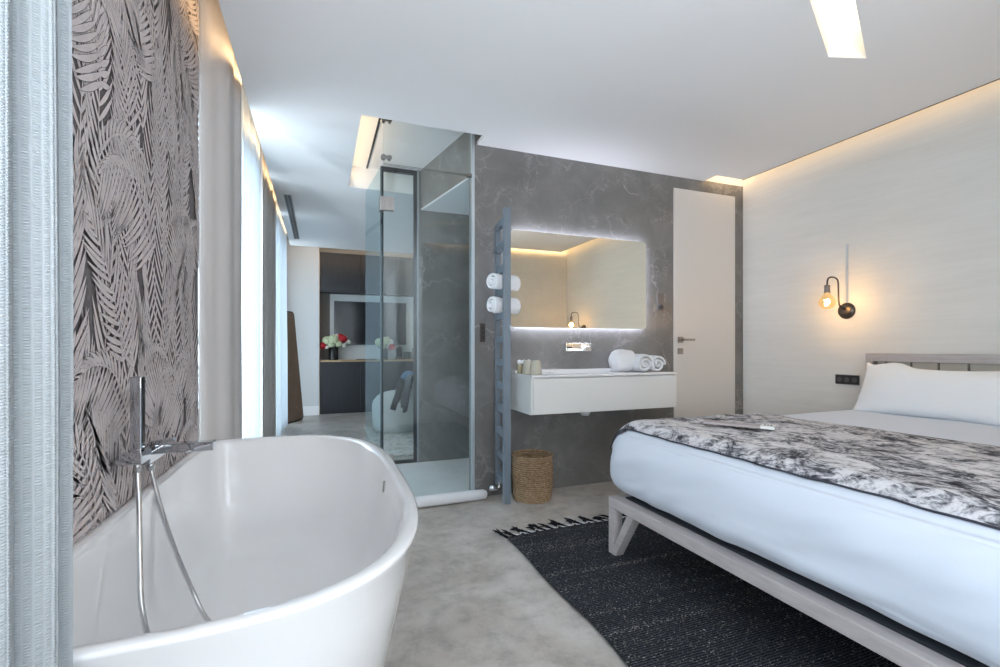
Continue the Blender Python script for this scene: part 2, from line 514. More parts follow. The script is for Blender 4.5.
# main light slot, turned against the room (runs towards upper right from the camera)
SD = Vector((0.889, 0.457)); SN = Vector((0.457, -0.889))
c0 = Vector((2.317, 1.58)); c1 = Vector((2.502, 1.521))
slot = [c0, c1, c1 - SD * 1.5, c0 - SD * 1.7]
slot = [(p.x, p.y) for p in slot]
shw = [(0.235, 2.99), (1.026, 2.99), (1.026, 4.37), (0.235, 4.37)]
outer = [(-0.388, -1.5), (1.3, -1.5), (1.3, -0.05), (3.345, -0.05), (3.345, 3.00), (3.055, 3.00), (3.055, 3.20), (3.5, 3.20), (3.5, 7.17), (-0.388, 7.17)]
def ceil_ok(lp): return lp
bm = poly_hole_slab(outer, [slot, shw], H)
ext = bmesh.ops.extrude_face_region(bm, geom=list(bm.faces))
bmesh.ops.translate(bm, verts=[e for e in ext['geom'] if isinstance(e, bmesh.types.BMVert)], vec=(0, 0, 0.022))
bmesh.ops.recalc_face_normals(bm, faces=bm.faces)
# raised lid above the coves, and the side faces of the slots
bx(bm, -0.372, 3.62, -1.62, 8.25, UP, UP + 0.1)
bx(bm, -0.72, -0.352, -1.62, 8.25, UL, UL + 0.1); bx(bm, -0.372, -0.352, -1.62, 8.25, UP, UL)
def slot_sides(bm, lp, z0, z1):
    vs0 = [bm.verts.new((x, y, z0 + .0222)) for x, y in lp]; vs1 = [bm.verts.new((x, y, z1)) for x, y in lp]
    for i in range(len(lp)):
        j = (i + 1) % len(lp); bm.faces.new((vs0[i], vs0[j], vs1[j], vs1[i]))
slot_sides(bm, slot, H, UP + .01)
lp = shw
for a, b in ((3, 0),(2, 3)):
    p, q = lp[a], lp[b]
    v = [bm.verts.new((p[0], p[1], H + .0222)), bm.verts.new((q[0], q[1], H + .0222)), bm.verts.new((q[0], q[1], UP + .01)), bm.verts.new((p[0], p[1], UP + .01))]
    bm.faces.new(v)
struct('ceiling', bm, M_ceiling)
# dark shadow line on the ceiling edge along the right cove
struct('trim_1', box(3.342, 3.348, -0.05, 3.0, H - .003, H + .022), M_edge)

# right wall, back wall with a bay beside the camera
bm = bmesh.new(); bx(bm, XR, XR + .12, YB - .12, 8.25, 0, UP); struct('wall_right', bm, M_plaster)
bm = bmesh.new(); bx(bm, 1.3, XR, YB - .12, YB, 0, UP); struct('wall_back', bm, M_plaster)
bm = bmesh.new(); bx(bm, 1.3, 1.42, -1.5, YB - .12, 0, UP); bx(bm, -.72, 1.42, -1.62, -1.5, 0, UL); struct('wall_bay', bm, M_white)
# far wall
struct('wall_far', box(-.72, 3.5, 8.13, 8.25, 0, UL), M_farwall)
struct('wall_far_left', box(-.6, -0.012, 7.82, 8.128, 0, UL), M_farwall)
struct('wall_far_right', box(2.42, 3.5, 7.82, 8.13, 0, UP), M_farwall)
struct('baseboard_far', box(-.6, -0.012, 7.80, 7.82, 0, .14), M_baseb)

# left wall: window openings between piers; wallpapered pier by the tub
def left_wall():
    bm = bmesh.new()
    bx(bm, -.72, XL, -1.5, -1.32, 0, UL)
    bx(bm, -.72, XL, .12, 2.66, 0, UL)
    bx(bm, -.72, XL, 4.35, 5.25, 0, UL)
    bx(bm, -.72, XL, 7.45, 8.13, 0, UL)
    for y0, y1 in ((-1.32, .12), (2.66, 4.35), (5.25, 7.45)):
        bx(bm, -.72, XL, y0, y1, 2.42, UL)
        bx(bm, -.72, XL, y0, y1, 0, .03)
    return bm
struct('wall_left', left_wall(), M_white)

# windows
for i, (y0, y1) in enumerate(((-1.32, .12), (2.66, 4.35), (5.25, 7.45))):
    t = bmesh.new(); x0, x1 = -.69, -.64
    for a, b, c_, d in ((y0, y0 + .05, .03, 2.42), (y1 - .05, y1, .03, 2.42), ((y0 + y1) / 2 - .03, (y0 + y1) / 2 + .03, .03, 2.42),
                        (y0, y1, .03, .08), (y0, y1, 2.37, 2.42)):
        bx(t, x0, x1, a, b, c_, d)
    wo = struct('window_%d' % (i + 1), t, M_alu)
    obj('pane', box(-.668, -.660, y0 + .04, y1 - .04, .07, 2.38), M_winglass, wo)
# sunny terrace outside
tb = box(-4.5, -.72, -1.6, 8.2, -.12, -.02)
tag(obj('terrace', tb, mat('terrace_stone', (.6, .6, .58), .8)), 'pale stone terrace outside the tall windows', 'terrace')['kind'] = 'structure'

# ---- wallpaper: palm fronds printed on the pier
M_wp_dark = mat('wallpaper_ground', (.105, .098, .105), .75, spec=.25)
M_wp_leaf = mat('wallpaper_leaf', (.40, .365, .372), .7, spec=.3)
n = N(M_wp_leaf); f, _ = n.noise(n.coords(), 18, 5, .7)
n.color(n.ramp(f, [(0.3, (.62, .55, .54)), (0.7, (.73, .66, .65))]))
n = N(M_wp_dark); f, _ = n.noise(n.coords(), 60, 5, .8)
n.color(n.ramp(f, [(0.3, (.15, .135, .135)), (0.7, (.23, .21, .21))]))

def wallpaper():
    rnd = random.Random(23)
    V = []; F = []; MI = []
    y0, y1, z0, z1 = .80, 2.658, .45, UL
    V += [(-.552, y0, 0), (-.552, y1, 0), (-.552, y1, z1), (-.552, y0, z1)]
    F.append((0, 1, 2, 3)); MI.append(0)
    layer = [0]
    def blade(p, d, L, wd, curve, x, mi):
        """tapering curved blade from p towards d (2-D)"""
        n_ = 7; left = []; right = []
        ang = math.atan2(d[1], d[0]); q = Vector(p); st = L / n_
        for i in range(n_ + 1):
            t = i / n_
            ww = wd * (math.sin(PI * min(1, .10 + .9 * t)) ** .75) * (1 - .25 * t)
            if i == n_: ww = 0.0004
            nx, ny = -math.sin(ang), math.cos(ang)
            left.append((q.x + nx * ww, q.y + ny * ww)); right.append((q.x - nx * ww, q.y - ny * ww))
            q = q + Vector((math.cos(ang), math.sin(ang))) * st
            ang += curve / n_
        for i in range(n_):
            a = len(V)
            V.extend(((x, *left[i]), (x, *left[i + 1]), (x, *right[i + 1]), (x, *right[i])))
            F.append((a, a + 1, a + 2, a + 3)); MI.append(mi)
    placed = []
    def frond(p, ang, L, bend, inner, outer, k, lw, hang):
        st = L / 40; q = Vector(p); a = ang; pts = []
        for i in range(41):
            pts.append((q.copy(), a)); q = q + Vector((math.cos(a), math.sin(a))) * st; a += bend / 40
        bl = []
        turn = 1 if bend > 0 else -1
        for i in range(k):
            t = (i + .5) / k
            j = min(40, int(t * 40)); q, a = pts[j]
            for s in (-1, 1):
                side_len = inner if s == turn else outer
                op = math.radians(66 - 44 * t) + rnd.uniform(-.05, .05)
                aa = a + s * op
                hg = hang if s == turn else hang * .2
                d = Vector((math.cos(aa), math.sin(aa) - hg)).normalized()
                ln = side_len * (math.sin(PI * (.16 + .78 * t)) ** .5) * rnd.uniform(.92, 1.08)
                bl.append((q, d, ln, lw * (1 - .35 * t), -s * rnd.uniform(.15, .45)))
        xs_ = [b[0].x + b[1].x * b[2] for b in bl] + [b[0].x for b in bl]
        zs_ = [b[0].y + b[1].y * b[2] for b in bl] + [b[0].y for b in bl]
        bb = (min(xs_) - .01, max(xs_) + .01, min(zs_) - .01, max(zs_) + .01)
        lay = 1 + max([l_ for (o_, l_) in placed if not (o_[1] < bb[0] or o_[0] > bb[1] or o_[3] < bb[2] or o_[2] > bb[3])], default=0)
        placed.append((bb, lay))
        xd = -.5518 + lay * 1.2e-4; xl = xd + 5e-5
        for q, d, ln, wd, cv in bl: blade(q, d, ln * 1.02, wd + .0014, cv, xd, 0)
        for q, d, ln, wd, cv in bl: blade(q, d, ln, wd, cv, xl, 1)
        for wd, x, mi in ((.0034, xl + 2.5e-5, 1),):
            for i in range(40):
                (p0, a0), (p1, a1) = pts[i], pts[i + 1]
                w0 = wd * (1 - .6 * i / 40); w1 = wd * (1 - .6 * (i + 1) / 40)
                n0 = Vector((-math.sin(a0), math.cos(a0))) * w0; n1 = Vector((-math.sin(a1), math.cos(a1))) * w1
                b = len(V)
                V.extend(((x, *(p0 + n0)), (x, *(p1 + n1)), (x, *(p1 - n1)), (x, *(p0 - n0))))
                F.append((b, b + 1, b + 2, b + 3)); MI.append(mi)
    # tall feathers first, then arches laid row by row from the top down so each row covers the tips above
    for iy in range(12):
        for iz in range(6):
            frond((.70 + iy * .175 + rnd.uniform(-.06, .06), .0 + iz * .46 + rnd.uniform(-.1, .1)), PI / 2 + rnd.uniform(-.2, .2), rnd.uniform(.65, .9),
                  rnd.choice((-1, 1)) * rnd.uniform(.1, .4), rnd.uniform(.15, .19), rnd.uniform(.15, .19), 20, .0098, rnd.uniform(-.9, -.4))
    cells = [(.72 + iy * .30 + (iz % 2) * .14 + rnd.uniform(-.05, .05), .35 + iz * .29 + rnd.uniform(-.07, .07)) for iz in range(9) for iy in range(7)]
    cells.sort(key=lambda c_: -c_[1])
    for yy, zz in cells:
        s = rnd.choice((-1, 1)); r_ = rnd.random()
        if r_ < .62:
            frond((yy - s * .08, zz - .1), PI / 2 - s * rnd.uniform(-.15, .25), rnd.uniform(.42, .56), -s * rnd.uniform(1.7, 2.4), rnd.uniform(.20, .30), rnd.uniform(.05, .09), 20, .0105, rnd.uniform(.5, 1.1))
        else:
            frond((yy, zz - .25), PI / 2 + rnd.uniform(-.3, .3), rnd.uniform(.45, .6), s * rnd.uniform(.2, .7), rnd.uniform(.13, .18), rnd.uniform(.13, .18), 18, .0100, rnd.uniform(-.5, .1))
    me = bpy.data.meshes.new('tmp'); me.from_pydata(V, [], F)
    for p, mi in zip(me.polygons, MI): p.material_index = mi
    bm = bmesh.new(); bm.from_mesh(me); bpy.data.meshes.remove(me)
    for co, no in (((0, y1, 0), (0, 1, 0)), ((0, y0, 0), (0, -1, 0)), ((0, 0, z1), (0, 0, 1)), ((0, 0, 0), (0, 0, -1))):
        bmesh.ops.bisect_plane(bm, geom=list(bm.verts) + list(bm.edges) + list(bm.faces), plane_co=co, plane_no=no, clear_outer=True)
    # body of the pier behind the paper
    bx(bm, XL, -.5525, .82, 2.66, 0, UL, 2)
    return bm
struct('wall_wallpapered', wallpaper(), [M_wp_dark, M_wp_leaf, M_white])

# marble wall with the bathroom fittings, shower back wall and bulkhead
bm = bmesh.new()
bx(bm, 1.004, 2.732, YM, YM + .12, 0, UP); bx(bm, 3.409, XR, YM, YM + .12, 0, 2.47)
bx(bm, 2.732, 3.409, YM, YM + .12, 2.375, 2.47)
struct('wall_marble', bm, M_marble)
struct('wall_above_door', box(2.733, XR, YM + .001, YM + .12, 2.4705, UP), M_white)
struct('wall_behind_door', box(2.6, 3.5, YM + .125, YM + .2, 0, UP), M_white)
bm = bmesh.new(); bx(bm, .835, 2.1, 4.26, 4.36, 0, UP)
struct('wall_shower', bm, M_marble)
struct('wall_shower_side', box(2.0, 2.1, YM + .12, 4.26, 0, UP), M_marble)
bm = bmesh.new()
prism(bm, [(1.03, YM + .12), (2.0, YM + .12), (2.0, 4.26), (.85, 4.26)], 2.302, UP)
struct('wall_bulkhead', bm, M_marble)
bm = bmesh.new(); prism(bm, [(1.034, YM + .12), (2.0, YM + .12), (2.0, 4.26), (.854, 4.26)], 2.292, 2.302)
struct('ceiling_shower', bm, M_ceiling)
struct('trim_2', box(.822, .838, 4.25, 4.37, 0, UP), mat('grey_tile_trim', (.26, .29, .31), .5))
struct('floor_shower', box(.24, 1.99, YM + .012, 4.259, 0, .006), M_tray)
# partition behind the shower's right side, closing the far room
bm = box(2.1, 3.5, 4.26, 4.36, 0, UP); struct('wall_partition', bm, M_farwall)

# door in the marble wall
d = struct('door_1', box(2.737, 3.404, YM - .004, YM + .04, .004, 2.37), M_doorw); bevel(d, .002)
h = bmesh.new(); bx(h, 2.775, 2.825, YM - .014, YM - .004, 1.085, 1.135)
tube(h, [(2.80, YM - .014, 1.11), (2.80, YM - .05, 1.11)], .009)
bar(h, (2.79, YM - .055, 1.11), (2.905, YM - .055, 1.11), .014, .018)
obj('door_handle', h, M_steel, d)
h = bmesh.new(); bx(h, 2.775, 2.825, YM - .012, YM - .004, .99, 1.04)
obj('keyhole_plate', h, M_steel, d)

# ------------------------------------------------------------------ ceiling fittings
t = thing('ceiling_light', 'bright recessed warm ceiling slot light set at an angle above the bed', 'ceiling light', (1.7, 1.2, H))
p = [Vector(q) for q in slot]
cc = sum(p, Vector((0, 0))) / 4
dp = [cc + (q - cc) * .985 for q in p]
bm = bmesh.new(); prism(bm, [(q.x, q.y) for q in dp], UP - .012, UP - .004); obj('diffuser', bm, M_slotlight, t)

t = thing('air_vent', 'long black twin-slot air vent in the ceiling beside the curtains', 'vent', (-.283, 5.74, H))
bm = bmesh.new(); bx(bm, -.315, -.251, 4.79, 6.69, H - .006, H); obj('frame', bm, mat('vent_frame', (.25, .27, .28), .5), t)
bm = bmesh.new(); bx(bm, -.309, -.287, 4.80, 6.68, H - .009, H - .0055); bx(bm, -.279, -.257, 4.80, 6.68, H - .009, H - .0055); obj('slot', bm, M_black, t)
t = obj('extractor_slot', box(.384, .397, 3.38, 4.36, UP - .008, UP), M_black)
tag(t, 'thin black slot in the glowing ceiling recess above the shower', 'vent')

# ------------------------------------------------------------------ curtains
def curtain(name, path, amp, wl, z0, z1, m, label, group=None, ph=0.0, flare=0.0, nz=24, thick=.003, cat='curtain'):
    P = smooth_path([(x, y, 0) for x, y in path], 24)
    cum = [0]
    for a, b in zip(P, P[1:]): cum.append(cum[-1] + (b - a).length)
    L = cum[-1]; n_ = max(40, int(L / wl * 16))
    def at(s):
        for i in range(len(cum) - 1):
            if cum[i + 1] >= s or i == len(cum) - 2:
                f = (s - cum[i]) / max(1e-9, cum[i + 1] - cum[i]); q = P[i].lerp(P[i + 1], f); d_ = (P[i + 1] - P[i]).normalized(); return q, d_
    def fn(u, v_):
        s = u * L; q, d_ = at(s); nn = Vector((d_.y, -d_.x, 0))
        z = z0 + (z1 - z0) * v_
        k = 1 + flare * (1 - v_)
        w1 = 2 * PI * s / wl + ph
        off = amp * k * (math.sin(w1) + .28 * math.sin(2 * w1 + 1.1) + .22 * math.sin(.37 * w1 + 2))
        off += .006 * noise.noise(Vector((s * 9, z * 1.2, ph)))
        al = .35 * amp * math.sin(2 * w1)
        r = q + nn * off + d_ * al
        return (r.x, r.y, z)
    tot = 2 * L
    bm = grid(n_, nz, fn, uv=lambda u, v_: (u * L * 1.9, v_ * (z1 - z0)))
    o = obj(name, bm, m, None, smooth=True)
    sm = o.modifiers.new('thick', 'SOLIDIFY'); sm.thickness = thick
    tag(o, label, cat, group)
    return o

curtain('curtain', [(-.42, .25), (-.36, .50), (-.329, .70), (-.312, .815)], .018, .085, .02, 2.30, M_waffle,
        'pale blue waffle-weave curtain hanging in the near left foreground', ph=1.2)
rt = thing('curtain_rail', 'white ceiling rail carrying the near waffle-weave curtain', 'curtain rail', (-.36, .5, 2.3))
bm = bmesh.new(); tube(bm, [(-.43, .22, 2.315), (-.365, .50, 2.315), (-.32, .80, 2.315)], .014, 10)
for q in ((-.405, .33), (-.335, .72)): bx(bm, q[0] - .01, q[0] + .01, q[1] - .01, q[1] + .01, 2.315, H)
obj('rail', bm, M_white, rt)
curtain('curtain', [(-.552, 2.685), (-.50, 2.695), (-.44, 2.80), (-.425, 3.12)], .007, .21, .02, 2.85, M_drape,
        'grey opaque curtain hanging next to the palm wallpaper, behind the tub', ph=2.0)
curtain('curtain', [(-.50, 3.58), (-.465, 3.8), (-.45, 4.2)], .020, .13, .02, 2.85, M_sheer,
        'bright sunlit sheer curtain, second one behind the tub', ph=.4, flare=.25)
curtain('curtain', [(-.47, 4.35), (-.45, 4.9), (-.45, 5.45)], .026, .12, .02, 2.85, M_drape,
        'grey-brown shaded curtain hanging between the two sheer curtains', ph=1.0)
curtain('curtain', [(-.46, 5.6), (-.45, 6.3), (-.44, 6.85)], .03, .15, .02, 2.85, M_sheer,
        'white sheer curtain farthest away, beside the leaning mirror', ph=2.6, flare=.5)

# ------------------------------------------------------------------ bathtub
YC = 1.81; RIM = .585
def tub_ring(ar, al, b, xc, nr, nl, z, n_=96, yb=0.0):
    out = []
    for k in range(n_):
        th = 2 * PI * k / n_
        c_, s_ = math.cos(th), math.sin(th)
        if c_ >= 0: a_, e = ar, nr
        else: a_, e = al, nl
        x = xc + a_ * math.copysign(abs(c_) ** (2 / e), c_)
        y = YC + yb + b * math.copysign(abs(s_) ** (2 / (e if c_ >= 0 else nl)), s_)
        # exponents differ left and right; y power blended so halves meet
        out.append((x, y, z))
    return out
def tub():
    rings = []
    xc = -.35
    rimw = .034
    # outer shell, bottom to top: (scale toward centre, z)
    prof = [(.82, 0.004), (.85, 0.02), (.88, .12), (.91, .24), (.94, .36), (.972, .48), (.988, RIM - .03), (.999, RIM - .012)]
    AR, AL, B = .634, .195, .918
    for s_, z in prof:
        rings.append(tub_ring(AR - (1 - s_) * .80, AL - (1 - s_) * .10, B - (1 - s_) * .85, xc, 3.3, 9, z))
    rings.append(tub_ring(AR, AL, B, xc, 3.3, 9, RIM - .005))
    rings.append(tub_ring(AR - .005, AL - .004, B - .005, xc, 3.3, 9, RIM))
    rings.append(tub_ring(AR - rimw + .006, AL - .030, B - rimw + .006, xc, 3.3, 8, RIM))
    # inner shell
    for dr, z in ((rimw, RIM - .006), (rimw + .006, RIM - .02), (rimw + .018, .50), (rimw + .036, .40), (rimw + .062, .30), (rimw + .095, .22),
                  (rimw + .135, .165), (rimw + .19, .135), (rimw + .27, .122)):
        dl = .034 + (dr - rimw) * .55
        rings.append(tub_ring(AR - dr, max(.05, AL - dl), B - dr * 1.35 + rimw * .35, xc, 3.2 - dr, 7 - dr * 8, z))
    bm = bmesh.new(); VR = [[bm.verts.new(p) for p in r] for r in rings]
    nn = len(VR[0])
    for a, b in zip(VR, VR[1:]):
        for k in range(nn): bm.faces.new((a[k], a[(k + 1) % nn], b[(k + 1) % nn], b[k]))
    c_ = bm.verts.new((xc + .1, YC, .12))
    for k in range(nn): bm.faces.new((VR[-1][k], VR[-1][(k + 1) % nn], c_))
    bm.faces.new(VR[0][::-1])
    bmesh.ops.recalc_face_normals(bm, faces=bm.faces)
    return bm
tt = thing('bathtub', 'glossy white back-to-wall bathtub under the palm wallpaper', 'bathtub', (-.14, YC, 0))
obj('tub_shell', tub(), M_tub, tt, smooth=True)
bm = bmesh.new()
lathe(bm, [(0, 0), (.022, 0), (.024, .004), (.018, .008), (0, .008)], (0, 0, 0), 20)
bm.transform(Matrix.Translation((.236, 1.88, .505)) @ Matrix.Rotation(-PI / 2 + .1, 4, 'Y') @ Matrix.Diagonal((1.0, .7, 1, 1)))
obj('overflow', bm, M_steel, tt, True)
bm = bmesh.new(); lathe(bm, [(0, .12), (.032, .12), (.034, .125), (.028, .130), (0, .131)], (-.20, 1.81, 0), 24); obj('drain', bm, M_chrome, tt, True)

# wall mixer and hand shower
mx = thing('bath_mixer', 'chrome wall-mounted bath mixer with a flat spout over the tub', 'tap', (-.552, 1.9, .68))
bm = box(-.552, -.505, 1.80, 1.98, .675, .715); bevel(obj('body', bm, M_chrome, mx), .004)
bm = box(-.51, -.352, 1.920, 1.965, .684, .716); bevel(obj('spout', bm, M_chrome, mx), .003)
bm = bmesh.new(); bx(bm, -.545, -.505, 1.845, 1.885, .715, .728); bar(bm, (-.525, 1.865, .734), (-.455, 1.865, .742), .03, .010); obj('lever', bm, M_chrome, mx)
bm = bmesh.new(); tube(bm, [(-.522, 1.865, .675), (-.522, 1.865, .645)], .012, 14); obj('hose_outlet', bm, M_chrome, mx, True)
hs = thing('hand_shower', 'chrome stick hand shower standing in its wall bracket, hose dropping into the tub', 'shower head', (-.5, 1.635, .72))
bm = bmesh.new(); bx(bm, -.552, -.515, 1.60, 1.67, .72, .735); bx(bm, -.515, -.464, 1.585, 1.665, .722, .755); bevel(obj('bracket', bm, M_chrome, hs), .003)
bm = box(-.504, -.476, 1.622, 1.652, .745, .965); bevel(obj('handset', bm, M_chrome, hs), .003)
obj('spray_face', box(-.4762, -.4745, 1.625, 1.649, .775, .962), M_blackp, hs)
bm = bmesh.new(); tube(bm, [(-.49, 1.637, .725), (-.49, 1.637, .69)], .010, 12)
hp = smooth_path([(-.49, 1.637, .70), (-.478, 1.61, .60), (-.455, 1.54, .46), (-.435, 1.49, .36), (-.405, 1.475, .27), (-.33, 1.50, .175), (-.25, 1.58, .15), (-.25, 1.66, .145), (-.29, 1.74, .14), (-.352, 1.81, .15), (-.40, 1.86, .22), (-.45, 1.865, .36), (-.488, 1.86, .50), (-.515, 1.863, .62), (-.522, 1.865, .66)], 10)
# ribbed metal hose
rs = [.0066 + .0006 * (i % 2) for i in range(len(hp))]
tube(bm, hp, rs, 12); obj('hose', bm, mat('hose_metal', (.62, .62, .63), .25, 1.0), hs, True)

# ------------------------------------------------------------------ shower glass
sg = thing('shower_screen', 'fixed clear glass shower panel reflecting the bed', 'shower screen', (.69, 3.145, 0))
def pane(x0, x1, y0, y1, z0, z1, big='x'):
    bm = bmesh.new(); bx(bm, x0, x1, y0, y1, z0, z1)
    bm.normal_update()
    for f in bm.faces:
        if big == 'y': f.material_index = 0 if abs(f.normal.y) > .5 else 1
        else: f.material_index = 0 if abs(f.normal.x) > .5 else 1
    return bm
obj('glass_panel', pane(.385, .992, 3.140, 3.148, .006, 2.238, 'y'), [M_glass, M_glassedge], sg)
obj('transom_glass', pane(.385, .992, 3.140, 3.148, 2.246, 2.648, 'y'), [M_glass, M_glassedge], sg)
bm = bmesh.new(); bx(bm, .986, 1.004, 3.128, 3.160, 0, UP); obj('wall_profile', bm, M_alu, sg)
for zc in (2.286, 2.53):
    bm = bmesh.new()
    tube(bm, [(.385, 3.128, zc), (.385, 3.160, zc)], .016, 16); tube(bm, [(.425, 3.128, zc), (.425, 3.160, zc)], .014, 16); bx(bm, .385, .425, 3.130, 3.136, zc - .010, zc + .010)
    obj('glass_clamp', bm, M_steel, sg)
bm = bmesh.new(); bx(bm, .955, .99, 3.130, 3.158, 2.232, 2.252); obj('corner_clip', bm, M_steel, sg)
sd = thing('shower_door', 'hinged glass shower door standing open into the shower', 'shower door', (.383, 3.15, 0))
ang = math.radians(5)
bm = pane(.0, .008, .006, .60, .01, 2.238, 'x')
bm.transform(Matrix.Translation((.377, 3.14, 0)) @ Matrix.Rotation(ang, 4, 'Z'))
obj('glass_leaf', bm, [M_glass_tint, M_glass_tint], sd)
for zc in (1.985, .30):
    bm = bmesh.new(); bx(bm, .388, .452, 3.130, 3.158, zc - .045, zc + .045); bx(bm, .362, .388, 3.132, 3.20, zc - .045, zc + .045)
    bx(bm, .42, .428, 3.126, 3.131, zc - .025, zc + .012)
    bevel(obj('hinge', bm, M_steel, sd), .002)
# black framed glass at the back of the shower
bf = thing('glazed_partition', 'black-framed clear glass partition at the back of the shower', 'glass partition', (.66, 4.30, 0))
bm = bmesh.new()
bx(bm, .795, .823, 4.27, 4.31, 0, UP); bx(bm, .50, .525, 4.27, 4.31, 0, UP); bx(bm, .525, .795, 4.27, 4.31, 2.615, UP); bx(bm, .525, .795, 4.27, 4.31, 0, .03)
obj('frame', bm, M_black, bf)
obj('pane', pane(.525, .795, 4.286, 4.294, .03, 2.615, 'y'), [M_glass, M_glassedge], bf)
# rolled bath mat on the floor
def spiral_roll(length, r, turns=2.6, th=.012, squash=1.0, seed=0, n_ax=14, pinch=0.0):
    """roll along local X, resting on z=0, centre y=0"""
    rnd = random.Random(seed); ns = int(turns * 30)
    def fn(u, v_):
        a = 2 * PI * turns * u + .6 * rnd_phase
        rr = r * (.12 + .88 * u) - th / 2
        x = (v_ - .5) * length
        e = abs(v_ - .5) * 2
        rr *= 1 - .10 * e ** 6
        if pinch: rr *= 1 - pinch * math.exp(-(x / .045) ** 2)
        rr += .0022 * noise.noise(Vector((x * 12, a * .8, seed * 3.1)))
        x += .006 * noise.noise(Vector((a * .5, seed, 0))) + (1 - u) * (.004 if v_ > .5 else -.004)
        return (x, rr * math.cos(a), r + squash * rr * math.sin(a))
    rnd_phase = rnd.uniform(0, 6)
    bm = grid(ns, n_ax, fn)
    return bm
def roll(name, length, r, loc, rotz, m, label, cat, group=None, tilt=0.0, squash=1.0, seed=0, th=.012, turns=2.6, pinch=0.0):
    bm = spiral_roll(length, r, turns, th, squash, seed, 14, pinch)
    # rest on the ground
    zmin = min(v.co.z for v in bm.verts)
    bm.transform(Matrix.Translation(loc) @ Matrix.Rotation(rotz, 4, 'Z') @ Matrix.Rotation(tilt, 4, 'Y') @ Matrix.Translation((0, 0, -zmin + th / 2)))
    o = obj(name, bm, m, None, True)
    s_ = o.modifiers.new('thick', 'SOLIDIFY'); s_.thickness = th; s_.offset = 0
    b_ = o.modifiers.new('sub', 'SUBSURF'); b_.levels = 1; b_.render_levels = 1
    return tag(o, label, cat, group)
roll('bath_mat', .70, .042, (.72, 3.065, .001), .02, M_bathmat, 'rolled white terry bath mat lying on the floor along the shower glass', 'bath mat', seed=4, turns=3, th=.013)

# ------------------------------------------------------------------ towel radiator
rd = thing('towel_radiator', 'tall grey-blue ladder towel radiator standing out from the marble wall', 'radiator', (1.13, 2.95, .065))
a0 = Vector((1.156, 3.085)); a1 = Vector((1.112, 2.79))
dd = (a1 - a0).normalized(); nn_ = Vector((dd.y, -dd.x))
def radbox(bm, s0, s1, z0, z1, t_):
    L = (a1 - a0).length
    p, q = a0 + dd * (s0 * L), a0 + dd * (s1 * L)
    prism(bm, [(p + nn_ * t_)[:], (q + nn_ * t_)[:], (q - nn_ * t_)[:], (p - nn_ * t_)[:]], z0, z1)
bm = bmesh.new(); radbox(bm, -.03, .08, .10, 1.895, .017); obj('post', bm, M_rad, rd)
bm = bmesh.new(); radbox(bm, .87, 1.05, .055, 1.935, .021); obj('post', bm, M_rad, rd)
RZ = [.175 + .1545 * i for i in range(12)]
for z in RZ:
    bm = bmesh.new(); radbox(bm, .11, .88, z - .022, z + .022, .014); obj('rung', bm, M_rad, rd)
bm = bmesh.new(); tube(bm, [(1.156, 3.04, .14), (1.156, 3.04, .085), (1.12, 3.04, .085)], .011, 12)
obj('valve', bm, M_chrome, rd, True)
bm = bmesh.new(); lathe(bm, [(0, 0), (.021, 0), (.023, .02), (.021, .045), (.012, .055), (0, .055)], (0, 0, 0), 18)
bm.transform(Matrix.Translation((1.135, 3.04, .085)) @ Matrix.Rotation(-PI / 2, 4, 'Y')); obj('thermostat_knob', bm, M_chrome, rd, True)
for zc in (1.72, .30):
    bm = bmesh.new(); tube(bm, [(1.152, 3.06, zc), (1.156, YM, zc)], .010, 12); obj('wall_bracket', bm, M_rad, rd, True)
zs = [z for z in RZ]
for k, (za, lb) in enumerate(((RZ[8] + .019, 'rolled white hand towel pushed through the radiator rungs, upper of two'), (RZ[7] + .019, 'rolled white hand towel pushed through the radiator rungs, lower of two'))):
    roll('hand_towel', .205, .072, (1.140, 2.93, za - .012), .30 - .10 * k, M_towel, lb, 'towel', 'rolled hand towels in the radiator', seed=11 + k, th=.016, turns=2.4, squash=.98, pinch=.28)

# ------------------------------------------------------------------ mirror
mr = thing('bathroom_mirror', 'wide backlit rounded mirror on the marble wall above the vanity', 'mirror', (1.865, YM, 1.19))
fnY = lambda u, v_, d_: (u, d_, v_)
bm = bmesh.new(); prism_map(bm, rrect(1.262, 2.427, 1.192, 1.884, .024), fnY, YM - .040, YM - .035); obj('mirror_glass', bm, M_mirror, mr)
bm = bmesh.new(); prism_map(bm, rrect(1.265, 2.424, 1.195, 1.881, .022), fnY, YM - .0345, YM - .028); obj('back_plate', bm, M_alu, mr)
bm = bmesh.new(); prism_map(bm, rrect(1.290, 2.402, 1.216, 1.860, .02), fnY, YM - .028, YM - .001); obj('light_frame', bm, M_led, mr)

# ------------------------------------------------------------------ vanity
vn = thing('vanity', 'wall-hung white vanity unit with a long basin on the marble wall', 'vanity', (1.88, 2.97, .605))
X0, X1, Y0, Y1 = 1.282, 2.455, 2.80, YM
bm = bmesh.new()
bx(bm, X0, X0 + .012, Y0, Y1, .605, .848); bx(bm, X1 - .012, X1, Y0, Y1, .605, .848)
bx(bm, X0 + .012, X1 - .012, Y0 + .004, Y0 + .018, .605, .846); bx(bm, X0 + .012, X1 - .012, Y0 + .018, Y1, .605, .617)
obj('carcass', bm, M_vanity, vn)
bm = box(X0 + .014, X1 - .002, Y0 - .014, Y0, .608, .842); bevel(obj('drawer_front', bm, M_vanity, vn), .0015)
bm = bmesh.new()
bx_, by_ = (1.50, 2.06), (2.86, 3.06)
bx(bm, X0, X1, Y0 - .014, by_[0], .850, .866); bx(bm, X0, X1, by_[1], Y1, .850, .885)
bx(bm, X0, bx_[0], by_[0], by_[1], .850, .866); bx(bm, bx_[1], X1, by_[0], by_[1], .850, .866)
bx(bm, bx_[0], bx_[1], by_[0], by_[1], .76, .77)
